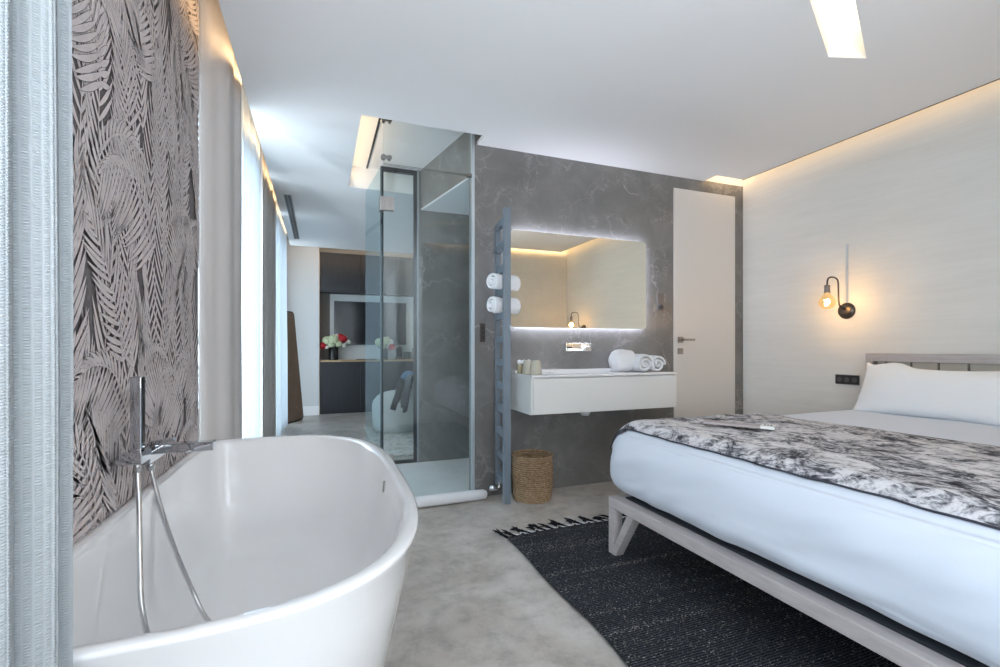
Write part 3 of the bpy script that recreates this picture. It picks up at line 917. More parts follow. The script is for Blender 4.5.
bx(bm, bx_[0] - .01, bx_[0], by_[0], by_[1], .76, .85); bx(bm, bx_[1], bx_[1] + .01, by_[0], by_[1], .76, .85)
bx(bm, bx_[0], bx_[1], by_[0] - .01, by_[0], .76, .85); bx(bm, bx_[0], bx_[1], by_[1], by_[1] + .01, .76, .85)
obj('basin', bm, mat('basin_white', (.84, .84, .84), .2), vn)
bm = bmesh.new(); lathe(bm, [(0, .55), (.028, .552), (.040, .575), (.042, .605), (0, .606)], (1.81, 3.0, 0), 24); tube(bm, [(1.81, 3.0, .575), (1.81, YM, .575)], .018, 12)
obj('waste_trap', bm, mat('trap_white', (.78, .80, .82), .35), vn, True)
# wall tap
M_chrome2 = mat('bright_chrome', (.86, .87, .87), .18, 1.0)
tp = thing('basin_tap', 'chrome wall-mounted basin tap under the lit mirror', 'tap', (1.845, YM, 1.02))
bm = box(1.717, 1.937, YM - .022, YM, 1.018, 1.080); bevel(obj('plate', bm, M_chrome2, tp), .003)
bm = box(1.80, 1.842, YM - .13, YM - .022, 1.022, 1.036); bevel(obj('spout', bm, M_chrome2, tp), .002)
bm = bmesh.new(); bx(bm, 1.867, 1.907, YM - .050, YM - .022, 1.040, 1.066); bar(bm, (1.887, YM - .045, 1.053), (1.887, YM - .085, 1.056), .012, .008, (0, 0, 1)); bevel(obj('lever', bm, M_chrome2, tp), .002)
bm = box(1.727, 1.767, YM - .0232, YM - .0222, 1.042, 1.052); obj('slot', bm, M_black, tp)

# cups, bottles, towels on the vanity
M_cup = mat('beige_ceramic', (.52, .49, .40), .5)
for i, (cx, cy, lb) in enumerate(((1.318, 2.925, 'upturned beige tumbler on the vanity, left of the two'), (1.350, 2.862, 'upturned beige tumbler on the vanity, nearest the basin'))):
    bm = bmesh.new(); lathe(bm, [(.034, 0), (.039, .002), (.037, .03), (.027, .088), (.022, .094), (0, .095)], (cx, cy, .8665), 28)
    tag(obj('tumbler', bm, M_cup, None, True), lb, 'cup', 'beige tumblers on the vanity')
M_bott = mat('amber_liquid_bottle', (.42, .38, .24), .25)
for i, (cx, cy) in enumerate(((1.302, 3.03), (1.336, 3.03), (1.370, 3.03))):
    lb = ['small toiletry bottle with white round cap, nearest the radiator', 'small toiletry bottle with white round cap, middle of three', 'small toiletry bottle with white round cap, partly behind the tumblers'][i]
    bt = thing('toiletry_bottle', lb, 'bottle', (cx, cy, .866), 0, 'toiletry bottles on the vanity')
    bm = bmesh.new(); lathe(bm, [(0, 0), (.016, 0), (.017, .004), (.017, .058), (.010, .066), (0, .066)], (cx, cy, .866), 20); obj('bottle_body', bm, M_bott, bt, True)
    bm = bmesh.new(); lathe(bm, [(0, .064), (.013, .064), (.0175, .070), (.0185, .082), (.014, .092), (0, .096)], (cx, cy, .866), 20); obj('cap', bm, M_towel, bt, True)
bm = bmesh.new()
rs_ = []; ps_ = []
for k in range(25):
    t_ = k / 24; e_ = abs(t_ - .5) * 2; ps_.append((2.02 + .19 * t_, 2.985 - .02 * t_, .966)); rs_.append(.078 * (max(.0, 1 - e_ ** 5)) ** .5 + .004)
tube(bm, ps_, rs_, 40)
for v in bm.verts:
    v.co.z = .867 + (v.co.z - .884) * 1.0 if v.co.z > .884 else .867
    v.co += Vector((noise.noise(v.co * 14), noise.noise(v.co * 16 + Vector((3, 0, 0))), 0)) * .006
    if v.co.z > .90: v.co.z += .006 * noise.noise(v.co * 20)
tag(obj('hand_towel', bm, M_towel, None, True), 'smooth folded-over white towel at the left end of the vanity pile', 'towel', 'towel rolls on the vanity')
roll('hand_towel', .24, .080, (2.215, 2.955, .869), PI / 2 + .04, M_towel, 'white towel roll with its spiral end forward, middle of the vanity pile', 'towel', 'towel rolls on the vanity', seed=32, th=.018, turns=2.4, squash=.97)
roll('hand_towel', .24, .074, (2.338, 2.955, .869), PI / 2 - .03, M_towel, 'white towel roll with its spiral end forward, beside the door end of the vanity', 'towel', 'towel rolls on the vanity', seed=35, th=.016, turns=2.2)

# basket
bk_ = thing('laundry_basket', 'round woven seagrass basket on the floor under the vanity', 'basket', (1.378, 2.985, 0))
def basket_body():
    prof = []
    def R(z): return .128 + .014 * math.sin(min(1, z / .302) * 2.4) + .0
    rings = 70; bm = bmesh.new(); n_ = 56
    V = []
    for j in range(rings + 1):
        z = .302 * j / rings
        row = []
        for k in range(n_):
            th = 2 * PI * k / n_
            r = R(z) + .0028 * math.sin(z / .302 * PI * 2 * 22) + .0018 * math.sin(th * 28 + (j // 2 % 2) * PI) + .004 * noise.noise(Vector((math.cos(th) * 3, math.sin(th) * 3, z * 14)))
            zz = z + (.006 * noise.noise(Vector((math.cos(th) * 2, math.sin(th) * 2, 5))) if j == rings else 0)
            row.append(bm.verts.new((1.378 + r * math.cos(th), 2.985 + r * math.sin(th), zz)))
        V.append(row)
    inn = [[bm.verts.new((1.378 + (R(.302 * q) - .012) * math.cos(2 * PI * k / n_), 2.985 + (R(.302 * q) - .012) * math.sin(2 * PI * k / n_), .302 * q + (.004 if q == 1 else .008))) for k in range(n_)] for q in (1, .5, 0)]
    V += inn
    for a, b in zip(V, V[1:]):
        for k in range(n_): bm.faces.new((a[k], a[(k + 1) % n_], b[(k + 1) % n_], b[k]))
    bm.faces.new(V[-1]); bm.faces.new(V[0][::-1])
    bmesh.ops.recalc_face_normals(bm, faces=bm.faces)
    return bm
obj('basket_body', basket_body(), M_basket, bk_, True)
bm = bmesh.new()
ring = [(1.378 + .136 * math.cos(2 * PI * k / 48), 2.985 + .136 * math.sin(2 * PI * k / 48), .3022 + .002 * (k % 2)) for k in range(49)]
tube(bm, ring, .0085, 8); obj('rim', bm, M_basket, bk_, True)

# ------------------------------------------------------------------ switches and sockets
sp = thing('light_switch', 'small dark vertical switch plate on the marble beside the radiator', 'switch', (1.065, YM, 1.08))
bm = box(1.044, 1.084, YM - .009, YM, 1.085, 1.215); bevel(obj('plate', bm, M_bronze, sp), .002)
for z in (1.118, 1.15, 1.182): obj('rocker', box(1.050, 1.078, YM - .013, YM - .009, z - .012, z + .012), M_blackp, sp)
sp = thing('light_switch', 'grey switch plate with a round black knob beside the door', 'switch', (2.597, YM, 1.35))
bm = box(2.562, 2.630, YM - .007, YM, 1.345, 1.488); bevel(obj('plate', bm, mat('taupe_plate', (.17, .155, .15), .4, .3), sp), .002)
bm = bmesh.new(); lathe(bm, [(0, 0), (.018, 0), (.018, .016), (.012, .020), (0, .020)], (0, 0, 0), 20); bm.transform(Matrix.Translation((2.597, YM - .007, 1.378)) @ Matrix.Rotation(PI / 2, 4, 'X')); obj('knob', bm, M_blackp, sp, True)
sk = thing('wall_socket', 'black triple socket plate on the plaster wall beside the headboard', 'socket', (XR, 2.22, .79))
bm = box(XR - .010, XR, 2.172, 2.332, .785, .852); bevel(obj('plate', bm, M_blackp, sk), .002)
for y in (2.200, 2.252, 2.304):
    bm = bmesh.new(); lathe(bm, [(0, 0), (.017, 0), (.017, .003), (.013, .003), (.012, .001), (0, .001)], (0, 0, 0), 20)
    bm.transform(Matrix.Translation((XR - .010, y, .818)) @ Matrix.Rotation(-PI / 2, 4, 'Y')); obj('socket_insert', bm, mat('socket_grey', (.09, .09, .09), .4), sk)

# ------------------------------------------------------------------ sconce
sc = thing('wall_sconce', 'dark bronze swan-neck wall lamp with a glowing bare bulb, beside the socket plate', 'wall lamp', (XR, 2.255, 1.307))
bm = bmesh.new(); lathe(bm, [(0, 0), (.056, 0), (.058, .006), (.052, .020), (.02, .026), (0, .026)], (0, 0, 0), 36)
bm.transform(Matrix.Translation((XR, 2.255, 1.307)) @ Matrix.Rotation(-PI / 2, 4, 'Y')); obj('wall_plate', bm, M_bronze, sc, True)
bm = bmesh.new(); tube(bm, smooth_path([(XR - .02, 2.255, 1.315), (3.43, 2.255, 1.335), (3.412, 2.255, 1.37), (3.408, 2.255, 1.46), (3.402, 2.255, 1.515), (3.375, 2.255, 1.535), (3.33, 2.255, 1.537), (3.30, 2.255, 1.522), (3.293, 2.255, 1.49), (3.293, 2.255, 1.47)], 8), .0055, 12); obj('arm', bm, M_bronze, sc, True)
bm = bmesh.new(); lathe(bm, [(0, .062), (.012, .060), (.019, .055), (.019, .05), (.0175, .048), (.0175, .012), (.020, .010), (.020, 0), (0, 0)], (3.293, 2.255, 1.422), 24); obj('lamp_holder', bm, mat('brushed_bronze', (.30, .25, .22), .3, .9), sc, True)
bm = bmesh.new(); lathe(bm, [(.012, .012), (.014, 0), (.030, -.018), (.045, -.036), (.053, -.058), (.050, -.080), (.036, -.100), (.016, -.110), (0, -.112)], (3.293, 2.255, 1.424), 32); bl_ = obj('bulb', bm, M_bulb, sc, True)
bm = bmesh.new()
fl_ = [(3.293 + .014 * math.cos(k * 2.4), 2.255 + .014 * math.sin(k * 2.4), 1.38 - .0045 * k) for k in range(10)]
tube(bm, fl_, .0038, 8); obj('filament', bm, M_filament, bl_)
l = bpy.data.lights.new('bulb_glow', 'POINT'); l.energy = 0.8; l.color = (1.0, .60, .28); l.shadow_soft_size = .03
lo = bpy.data.objects.new('bulb_glow', l); lo.location = (3.293, 2.255, 1.36); C.objects.link(lo)
bm = box(XR - .006, XR, 2.249, 2.261, 1.363, 1.78); tag(obj('cable_cover', bm, mat('cable_cover', (.58, .62, .64), .6)), 'slim pale cable cover running up the wall above the lamp plate', 'cable cover')

# its twin on the near side of the bed, seen in the bathroom mirror
dup(sc, (XR, .37, 1.307), 0.0, 'dark bronze swan-neck wall lamp on the near side of the bed, seen in the mirror')
l2 = lo.copy(); l2.location = (3.293, .37, 1.36); C.objects.link(l2)

# ------------------------------------------------------------------ rug
rg = thing('area_rug', 'charcoal woven rug with light flecks and a knotted fringe under the bed', 'rug', (1.8, 1.1, 0))
def rug_edge(y): return .945 + .004 * math.sin(y * 4.1 + .5) + .006 * math.sin(y * 9.3) + .02 * max(0, (y - 2.0)) - .018 * max(0, 1.4 - y)
def rug_fn(u, v_):
    y = 2.385 - v_ * 2.45 + 0.0
    xl = rug_edge(y); x = xl + u * (2.75 - xl)
    y2 = y + .008 * math.sin(x * 6) * (1 - v_) + .03 * u * (1 - v_)
    z = .010 + .0015 * noise.noise(Vector((x * 6, y * 6, 0)))
    return (x, y2, z)
bm = grid(50, 60, rug_fn)
r_ = obj('rug_body', bm, M_rug, rg, True)
sm = r_.modifiers.new('thick', 'SOLIDIFY'); sm.thickness = .009; sm.offset = -1
rnd = random.Random(5)
for i in range(36):
    x = .965 + i * .0485; y = 2.388 + .008 * math.sin(x * 6) + .03 * (x - .97) / 1.8
    dx = rnd.uniform(-.075, -.02); ln = rnd.uniform(.085, .115)
    mid = (x + dx * .6, y + ln * .62, .010)
    e1 = (x + dx * 1.2, y + ln * .95, rnd.uniform(.012, .022)); e2 = (x + dx * 1.3 + .012, y + ln * 1.15, .006)
    bm = bmesh.new()
    tube(bm, [(x, y, .006), (x + dx * .3, y + ln * .32, .008), mid], [.007, .0065, .0068], 8)
    lathe(bm, [(0, -.008), (.007, -.006), (.0115, 0), (.007, .006), (0, .008)], mid, 8)
    for q in range(4):
        e = (e1[0] + rnd.uniform(-.014, .014), e1[1] + rnd.uniform(-.012, .018), rnd.uniform(.004, .026))
        tube(bm, [mid, ((mid[0] + e[0]) / 2, (mid[1] + e[1]) / 2, max(.005, (mid[2] + e[2]) / 2 + .003)), e], [.0055, .0045, .0015], 6)
    obj('tassel', bm, M_tassel, rg, True)
    if i > 0:
        bm = bmesh.new(); tube(bm, [(x + .024, y - .004, .012), (x + .024 - .04, y + .040, .010)], [.0055, .0045], 6); obj('warp_tuft', bm, M_warp, rg, True)

# ------------------------------------------------------------------ bed
bd = thing('bed', 'double bed frame in pale greyed wood with angled legs', 'bed', (2.4, 1.15, .011))
BX0, BY0, BY1, BXH = 1.36, .24, 2.03, 3.40
bm = bmesh.new(); bx(bm, BX0, BX0 + .062, BY0, BY1, .248, .298); bevel(obj('foot_rail', bm, M_bedwood, bd), .003)
for y in (BY0, BY1 - .05): bevel(obj('side_rail', box(BX0 + .062, BXH, y, y + .05, .248, .298), M_bedwood, bd), .003)
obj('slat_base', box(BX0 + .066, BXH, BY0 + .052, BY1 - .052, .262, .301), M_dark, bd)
def vleg(x, yo, s, sgnx=1):
    bm = bmesh.new()
    bx(bm, x, x + .05, min(yo, yo - s * .046), max(yo, yo - s * .046), .0115, .248)
    # diagonal brace in the same plane
    b_ = bmesh.new()
    pts = [(yo - s * .040, .0115), (yo - s * .083, .0115), (yo - s * .215, .248), (yo - s * .163, .248)]
    pts = [(yo - s * .012, .0115), (yo - s * .052, .0115), (yo - s * .200, .248), (yo - s * .150, .248)]
    prism_map(bm, pts, lambda u, v_, d_: (d_, u, v_), x + .001, x + .049)
    return bm
for x in (BX0, BXH - .09):
    for yo, s in ((BY1, 1), (BY0, -1)): bevel(obj('leg', vleg(x, yo, s), M_bedwood, bd), .002)
hb = bmesh.new(); bx(hb, 3.425, 3.475, .17, 2.09, .955, 1.008); bx(hb, 3.425, 3.475, 2.045, 2.09, .0115, .955); bx(hb, 3.425, 3.475, .17, .215, .0115, .955); bx(hb, 3.425, 3.475, .215, 2.045, .50, .55)
bevel(obj('headboard', hb, M_bedwood, bd), .003)
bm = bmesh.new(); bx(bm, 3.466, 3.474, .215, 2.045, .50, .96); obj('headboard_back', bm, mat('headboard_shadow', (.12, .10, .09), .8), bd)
yy = 2.028
ww = [.045] + [.128] * 14
for wv_ in ww:
    if yy - wv_ < .215: break
    obj('headboard_slat', box(3.445, 3.464, yy - wv_, yy, .55, .955), M_slat, bd)
    yy -= wv_ + .012
for q in (.6, 1.6): obj('headboard_bracket', box(BXH - .01, 3.425, q, q + .06, .25, .29), M_black, bd)

# mattress under duvet
DX0, DX1, DY0, DY1, DZ0, DZ1, DR = 1.370, 3.40, .20, 2.135, .300, .655, .165
def round_box(nx, ny, nz, x0, x1, y0, y1, z0, z1, r, rt, rb, disp):
    bm = bmesh.new()
    bmesh.ops.create_cube(bm, size=2)
    bmesh.ops.subdivide_edges(bm, edges=bm.edges[:], cuts=nx, use_grid_fill=True)
    hx, hy, hz = (x1 - x0) / 2, (y1 - y0) / 2, (z1 - z0) / 2
    cx, cy, cz = (x0 + x1) / 2, (y0 + y1) / 2, (z0 + z1) / 2
    def warp(t, h, r_):       # put more rows near the edge
        return math.copysign(abs(t) ** .62, t) * h
    for v in bm.verts:
        rz = rt if v.co.z > 0 else rb
        p = Vector((warp(v.co.x, hx, r), warp(v.co.y, hy, r), v.co.z * hz))
        q = Vector((max(-hx + r, min(hx - r, p.x)), max(-hy + r, min(hy - r, p.y)), max(-hz + rz, min(hz - rz, p.z))))
        d_ = Vector(((p.x - q.x) / r, (p.y - q.y) / r, (p.z - q.z) / rz))
        if d_.length > 1e-6:
            # map the cube shell onto the ellipsoid corner
            m_ = max(abs(d_.x), abs(d_.y), abs(d_.z)); dn = d_.normalized() * m_
            p = q + Vector((dn.x * r, dn.y * r, dn.z * rz))
        p = p + Vector((cx, cy, cz))
        v.co = p
    bm.normal_update()
    if disp:
        ds = [(v, v.normal.copy(), disp(v.co)) for v in bm.verts]
        for v, nn, a in ds: v.co = v.co + nn * a
    return bm
def wrinkle(p):
    a = .007 * noise.noise(p * 2.3)
    if p.z < .6 and p.x < 1.6:
        a += .022 * max(0, noise.noise(Vector((p.y * 7 + p.z * 9, p.z * 3, 1.3)))) * (1 - abs(p.z - .43) / .2)
        a += (.012 if p.z > .36 else .002) * noise.noise(Vector((p.y * 3.3, p.z * 16 + p.y * 5, 4.0)))
    return a
bm = round_box(70, 0, 0, DX0, DX1, DY0, DY1, DZ0, DZ1, DR, .185, .10, wrinkle)
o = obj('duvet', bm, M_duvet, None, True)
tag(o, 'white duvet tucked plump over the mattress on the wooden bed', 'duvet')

def duvet_top(x, y):
    dx = max(0, DX0 + DR - x, x - (DX1 - DR)) / DR; dy = max(0, DY0 + DR - y, y - (DY1 - DR)) / DR
    q = min(.985, math.sqrt(dx * dx + dy * dy))
    return DZ1 - .185 + .185 * math.sqrt(1 - q * q)
# quilted throw over the foot of the bed
TX0, TX1, TY0, TY1 = 1.452, 2.42, .18, 2.12
def throw_fn(off):
    def fn(u, v_):
        y = TY0 + (TY1 - TY0) * v_
        x = TX0 + (TX1 - TX0) * u + .02 * math.sin(v_ * 5) * u + .006 * noise.noise(Vector((y * 4, 0, u * 2)))
        if u < .05: x += .0012 * math.sin(y * 40)
        yy_ = y + (.03 * v_ * (1 - u) if v_ > .9 else 0)
        z = duvet_top(x, min(y, 2.12))
        ed = min(u / .05, (1 - u) / .05, (1 - v_) / .03, 1)
        puff = .016 * math.sqrt(max(0.04, ed)) + (.006 * noise.noise(Vector((x * 6, y * 6, 2))) + .0015 * math.sin(x * 50 + 2 * math.sin(y * 9))) * max(0, ed)
        return (x, yy_, z + .004 + max(.002, puff) * off)
    return fn
tb_ = grid(90, 150, throw_fn(1.0)); b2 = grid(90, 150, throw_fn(0.0))
me_t = bpy.data.meshes.new('x'); b2.to_mesh(me_t); tb_.from_mesh(me_t); b2.free(); bpy.data.meshes.remove(me_t)
# close the rim
nA = 91 * 151; tb_.verts.ensure_lookup_table()
def vid(i, j, k): return tb_.verts[k * nA + i * 151 + j]
for i in range(90):
    for j in (0, 150): tb_.faces.new((vid(i, j, 0), vid(i + 1, j, 0), vid(i + 1, j, 1), vid(i, j, 1)))
for j in range(150):
    for i in (0, 90): tb_.faces.new((vid(i, j, 0), vid(i, j + 1, 0), vid(i, j + 1, 1), vid(i, j, 1)))
edge = [vid(0, j, 0).co.copy() for j in range(0, 151, 2)] + [vid(i, 150, 0).co.copy() for i in range(2, 91, 2)]
edge2 = [vid(90, j, 0).co.copy() for j in range(0, 151, 2)]
bmesh.ops.recalc_face_normals(tb_, faces=tb_.faces)
th_ = obj('throw', tb_, M_throw, None, True); tag(th_, 'quilted black, grey and white patterned throw across the foot of the bed', 'throw')
bm = bmesh.new(); tube(bm, [(e.x - .001, e.y, e.z - .002) for e in edge], .0034, 8); tube(bm, [(e.x, e.y, e.z - .002) for e in edge2], .004, 8)
obj('piping', bm, M_piping, th_, True)

# leaflet band lying on the throw
def on_top(x, y): return duvet_top(x, y) + .032
lf = thing('paper_band', 'folded grey paper band with a white end label lying on the throw', 'leaflet', (1.8, 1.65, on_top(1.8, 1.65)))
pA = Vector((1.726, 1.766)); pB = Vector((1.885, 1.52)); dv = (pB - pA).normalized(); nv = Vector((-dv.y, dv.x)) * .032
def strip(a, b, h0, h1, mat_, nm):
    bm = bmesh.new(); za = on_top(a.x, a.y)
    prism(bm, [(a + nv)[:], (a - nv)[:], (b - nv)[:], (b + nv)[:]], za + h0, za + h1)
    return obj(nm, bm, mat_, lf)
strip(pA, pB - dv * .055, .0, .010, mat('grey_band', (.42, .38, .38), .7), 'band')
strip(pB - dv * .055, pB, .0, .013, mat('white_label', (.80, .80, .78), .6), 'label_tab')
q0 = pB - dv * .040; q1 = pB - dv * .015; za = on_top(q0.x, q0.y)
bm = bmesh.new()
for k in range(3):
    for j in range(2):
        c_ = q0 + (q1 - q0) * (k / 2) + nv * (.30 * (j * 2 - 1) * .8)
        lathe(bm, [(0, 0), (.0045, 0), (.0045, .001), (0, .001)], (c_.x, c_.y, za + .0135), 8)
obj('printed_mark', bm, M_blackp, lf)

# pillows
def pillow_bm(wd, ht, th, seed, sag=.03):
    bm = bmesh.new(); nu, nv_ = 44, 32
    def surf(s):
        def fn(u, v_):
            a, b = u * 2 - 1, v_ * 2 - 1
            prof = (max(0, 1 - abs(a) ** 2.6) ** .55) * (max(0, 1 - abs(b) ** 2.6) ** .55)
            x = a * wd / 2 * (1 - .07 * (1 - b * b) * 0 - .05 * (1 - abs(b) ** 3)); y = b * ht / 2 * (1 - .10 * (1 - abs(a) ** 2.2))
            if b > 0: y -= b * sag * ((1 - a * a) ** .8 * 1.0 - 0.85 * math.exp(-((a + .58) / .15) ** 2) + .3 * math.exp(-((a + .88) / .07) ** 2))
            z = s * (th / 2 * prof + .003) + .008 * noise.noise(Vector((x * 5, y * 5, seed + s))) * prof
            z += s * .006 * math.sin(9 * math.atan2(b, a) + seed) * (abs(a) * abs(b)) ** 1.0 * prof
            return (x, y, z)
        return fn
    A = grid(nu, nv_, surf(1)); B = grid(nu, nv_, surf(-1))
    me = bpy.data.meshes.new('x'); B.to_mesh(me); A.from_mesh(me); B.free(); bpy.data.meshes.remove(me)
    bmesh.ops.remove_doubles(A, verts=A.verts, dist=.0069)
    bmesh.ops.recalc_face_normals(A, faces=A.faces)
    return A
def put_pillow(yc, wd, ht, th, xb, zb, lean, seed, label, sag=.03, yaw=0.0):
    bm = pillow_bm(wd, ht, th, seed, sag)
    # local: x width -> world Y, y height -> up, z thickness -> towards -X
    R = Matrix(((0, 0, -1, 0), (-1, 0, 0, 0), (0, 1, 0, 0), (0, 0, 0, 1)))
    R = Matrix.Rotation(yaw, 4, 'Z') @ Matrix.Rotation(lean, 4, 'Y') @ R
    bm.transform(R)
    zmin = min(v.co.z for v in bm.verts)
    bm.transform(Matrix.Translation((xb, yc, zb - zmin)))
    o = obj('pillow', bm, M_pillow, None, True)
    tag(o, label, 'pillow', 'white pillows against the headboard')
    return o
put_pillow(1.545, .92, .350, .16, 3.215, .640, .42, 1, 'large white pillow leaning on the headboard nearest the socket plate', .034)
put_pillow(.62, .88, .350, .16, 3.215, .640, .42, 8, 'large white pillow at the near side of the bed, running out of the picture', .04)

# ------------------------------------------------------------------ far room
fc_ = thing('built_in_cabinet', 'charcoal lower cabinet run with an oak worktop on the far wall', 'cabinet', (1.2, 8.0, 0))
obj('carcass', box(.0, 2.42, 7.885, 8.117, 0, .815), M_cab, fc_)
xs = [0.0, .605, 1.21, 1.815, 2.42]
for a, b in zip(xs, xs[1:]): bevel(obj('door', box(a + .002, b - .002, 7.865, 7.884, .03, .812), M_cab, fc_), .001)
obj('worktop', box(-.01, 2.42, 7.855, 8.117, .815, .845), M_oak, fc_)
uc = thing('wall_cabinet', 'charcoal upper cabinet run above the television', 'cabinet', (1.2, 8.0, 1.92))
obj('carcass', box(.0, 2.42, 7.885, 8.117, 1.92, 2.53), M_cab, uc)
for a, b in zip(xs, xs[1:]): bevel(obj('door', box(a + .002, b - .002, 7.865, 7.884, 1.905, 2.53), M_cab, uc), .001)
struct('trim_4', box(-.012, 0.0, 7.85, 8.13, 0, 2.55), M_oak)
M_wpan = mat('white_panel', (.74, .77, .76), .5); M_niche = mat('taupe_niche', (.24, .23, .21), .7)
struct('trim_5', box(.0, 2.42, 8.118, 8.13, .845, 1.92), M_niche)
struct('trim_6', box(.15, 1.62, 8.09, 8.118, .845, 1.905), M_wpan)
tv = thing('television', 'flat black television on the white panel in the far room', 'television', (.8, 8.07, 1.08))
bm = box(.212, 1.365, 8.045, 8.085, 1.085, 1.792); bevel(obj('casing', bm, M_blackp, tv), .003)
obj('screen', box(.222, 1.355, 8.042, 8.046, 1.098, 1.782), M_screen, tv)
obj('papers', box(.55, .86, 7.90, 8.04, .8455, .855), mat('dark_tray', (.05, .045, .04), .5)); tag(bpy.data.objects['papers'], 'flat dark folder lying on the oak worktop between the vases', 'folder')
bpy.data.objects['papers'].name = 'folder'

M_hyd = mat('hydrangea', (.62, .68, .46), .8); M_rose = mat('red_rose', (.45, .012, .02), .6); M_whitef = mat('white_flower', (.82, .82, .74), .7); M_leaf = mat('leaf_green', (.05, .12, .03), .6)
M_vase = mat('black_vase', (.02, .022, .025), .15); M_vase2 = mat('grey_vase', (.10, .13, .13), .2)
def bloom(c_, r, seed, petals=34):
    rnd = random.Random(seed); bm = bmesh.new()
    bmesh.ops.create_icosphere(bm, subdivisions=2, radius=r * .8, matrix=Matrix.Translation(c_))
    for k in range(petals):
        z = 1 - 1.7 * (k + .5) / petals; a = k * 2.4; s_ = math.sqrt(max(0, 1 - z * z)); d_ = Vector((s_ * math.cos(a), s_ * math.sin(a), z))
        p = Vector(c_) + d_ * r * .88
        M_ = Matrix.Translation(p) @ d_.to_track_quat('Z', 'Y').to_matrix().to_4x4() @ Matrix.Diagonal((r * .34, r * .34, r * .16, 1)) @ Matrix.Rotation(rnd.random() * 3, 4, 'Z')
        bmesh.ops.create_icosphere(bm, subdivisions=1, radius=1, matrix=M_)
    return bm
def bouquet(cx, cy, label, vmat, blooms, seed, wv=.055, hv=.19):
    t = thing('flower_vase', label, 'flower vase', (cx, cy, .845))
    bm = bmesh.new(); lathe(bm, [(0, 0), (wv, 0), (wv, .01), (wv * .98, hv), (wv * .86, hv), (wv * .86, .02), (0, .02)], (cx, cy, .845), 28); obj('vase', bm, vmat, t, True)
    rnd = random.Random(seed); bm = bmesh.new()
    for k in range(26):
        a = rnd.uniform(0, 6.28); r = rnd.uniform(.05, .15); p0 = Vector((cx, cy, .845 + hv * .9)); p1 = p0 + Vector((r * math.cos(a), r * math.sin(a) * .8, rnd.uniform(.03, .16)))
        d_ = (p1 - p0); s_ = d_.cross(Vector((0, 0, 1))).normalized() * .018
        m_ = p0 + d_ * .6
        vs = [bm.verts.new(p0), bm.verts.new(m_ + s_), bm.verts.new(p1), bm.verts.new(m_ - s_)]; bm.faces.new(vs)
        tube(bm, [p0 - Vector((0, 0, .03)), p1], .002, 5)
    obj('foliage', bm, M_leaf, t)
    for i, (dx, dy, dz, r, m_) in enumerate(blooms):
        obj('bloom', bloom((cx + dx, cy + dy, .845 + hv + dz), r, seed + i), m_, t)
bouquet(.20, 7.945, 'black vase of white and red flowers at the left end of the oak worktop', M_vase,
        [(-.10, -.02, .10, .075, M_hyd), (.0, -.04, .12, .08, M_hyd), (.05, .02, .15, .065, M_whitef), (.14, -.02, .13, .07, M_rose), (.10, .0, .17, .05, M_rose), (-.16, -.04, .02, .06, M_rose), (-.10, -.06, .0, .03, M_whitef), (.16, -.05, .03, .035, M_whitef), (.22, 0, .08, .045, M_whitef), (.08, -.06, .05, .05, M_hyd), (-.03, -.06, .04, .05, M_hyd)], 3, .075, .20)
bouquet(.985, 7.945, 'greyish vase of white flowers with one red rose seen through the shower glass', M_vase2,
        [(-.08, -.02, .10, .07, M_hyd), (.02, -.03, .12, .075, M_hyd), (.10, 0, .10, .06, M_whitef), (.12, -.05, .02, .055, M_rose), (-.03, -.05, .04, .05, M_hyd), (.05, .03, .15, .05, M_whitef)], 9, .06, .18)
# coffee machine, glasses, kettle on a tray
tag(obj('serving_tray', box(1.17, 1.62, 7.885, 8.04, .846, .858), mat('wood_tray', (.22, .15, .10), .5)), 'flat tray under the coffee machine and kettle', 'tray')
cm = thing('coffee_machine', 'small black capsule coffee machine on the tray', 'coffee machine', (1.24, 7.97, .859))
bm = bmesh.new(); lathe(bm, [(0, 0), (.055, 0), (.058, .01), (.05, .03), (.05, .11), (.055, .15), (.045, .185), (.02, .20), (0, .202)], (1.24, 7.99, .859), 24); obj('body', bm, M_blackp, cm, True)
obj('drip_tray', box(1.20, 1.28, 7.895, 7.95, .859, .885), M_steel, cm)
M_gl2 = glass('tumbler_glass', (.85, .87, .87), 1.45)
for i, (x, y, lb) in enumerate(((1.325, 7.93, 'clear glass on the tray beside the coffee machine'), (1.385, 7.99, 'clear glass on the tray, middle of the three'), (1.41, 7.925, 'clear glass on the tray nearest the kettle'))):
    bm = bmesh.new(); lathe(bm, [(0, .004), (.024, .004), (.028, .11), (.030, .11), (.026, 0), (0, 0)], (x, y, .859), 20); tag(obj('drinking_glass', bm, M_gl2, None, True), lb, 'glass', 'glasses on the tray')
kt = thing('kettle', 'steel kettle with a black handle at the right end of the tray', 'kettle', (1.54, 7.96, .859))
bm = bmesh.new(); lathe(bm, [(0, 0), (.07, 0), (.075, .01), (.068, .08), (.050, .16), (.045, .175), (.02, .19), (0, .192)], (1.52, 7.96, .859), 28); obj('body', bm, M_steel, kt, True)
bm = bmesh.new(); tube(bm, smooth_path([(1.55, 7.96, 1.04), (1.60, 7.96, 1.045), (1.625, 7.96, 1.0), (1.62, 7.96, .93), (1.59, 7.96, .885)], 6), .010, 10); obj('handle', bm, M_blackp, kt, True)
bm = bmesh.new(); tube(bm, [(1.48, 7.96, .98), (1.445, 7.96, 1.02)], [.016, .010], 10); obj('spout', bm, M_steel, kt, True)

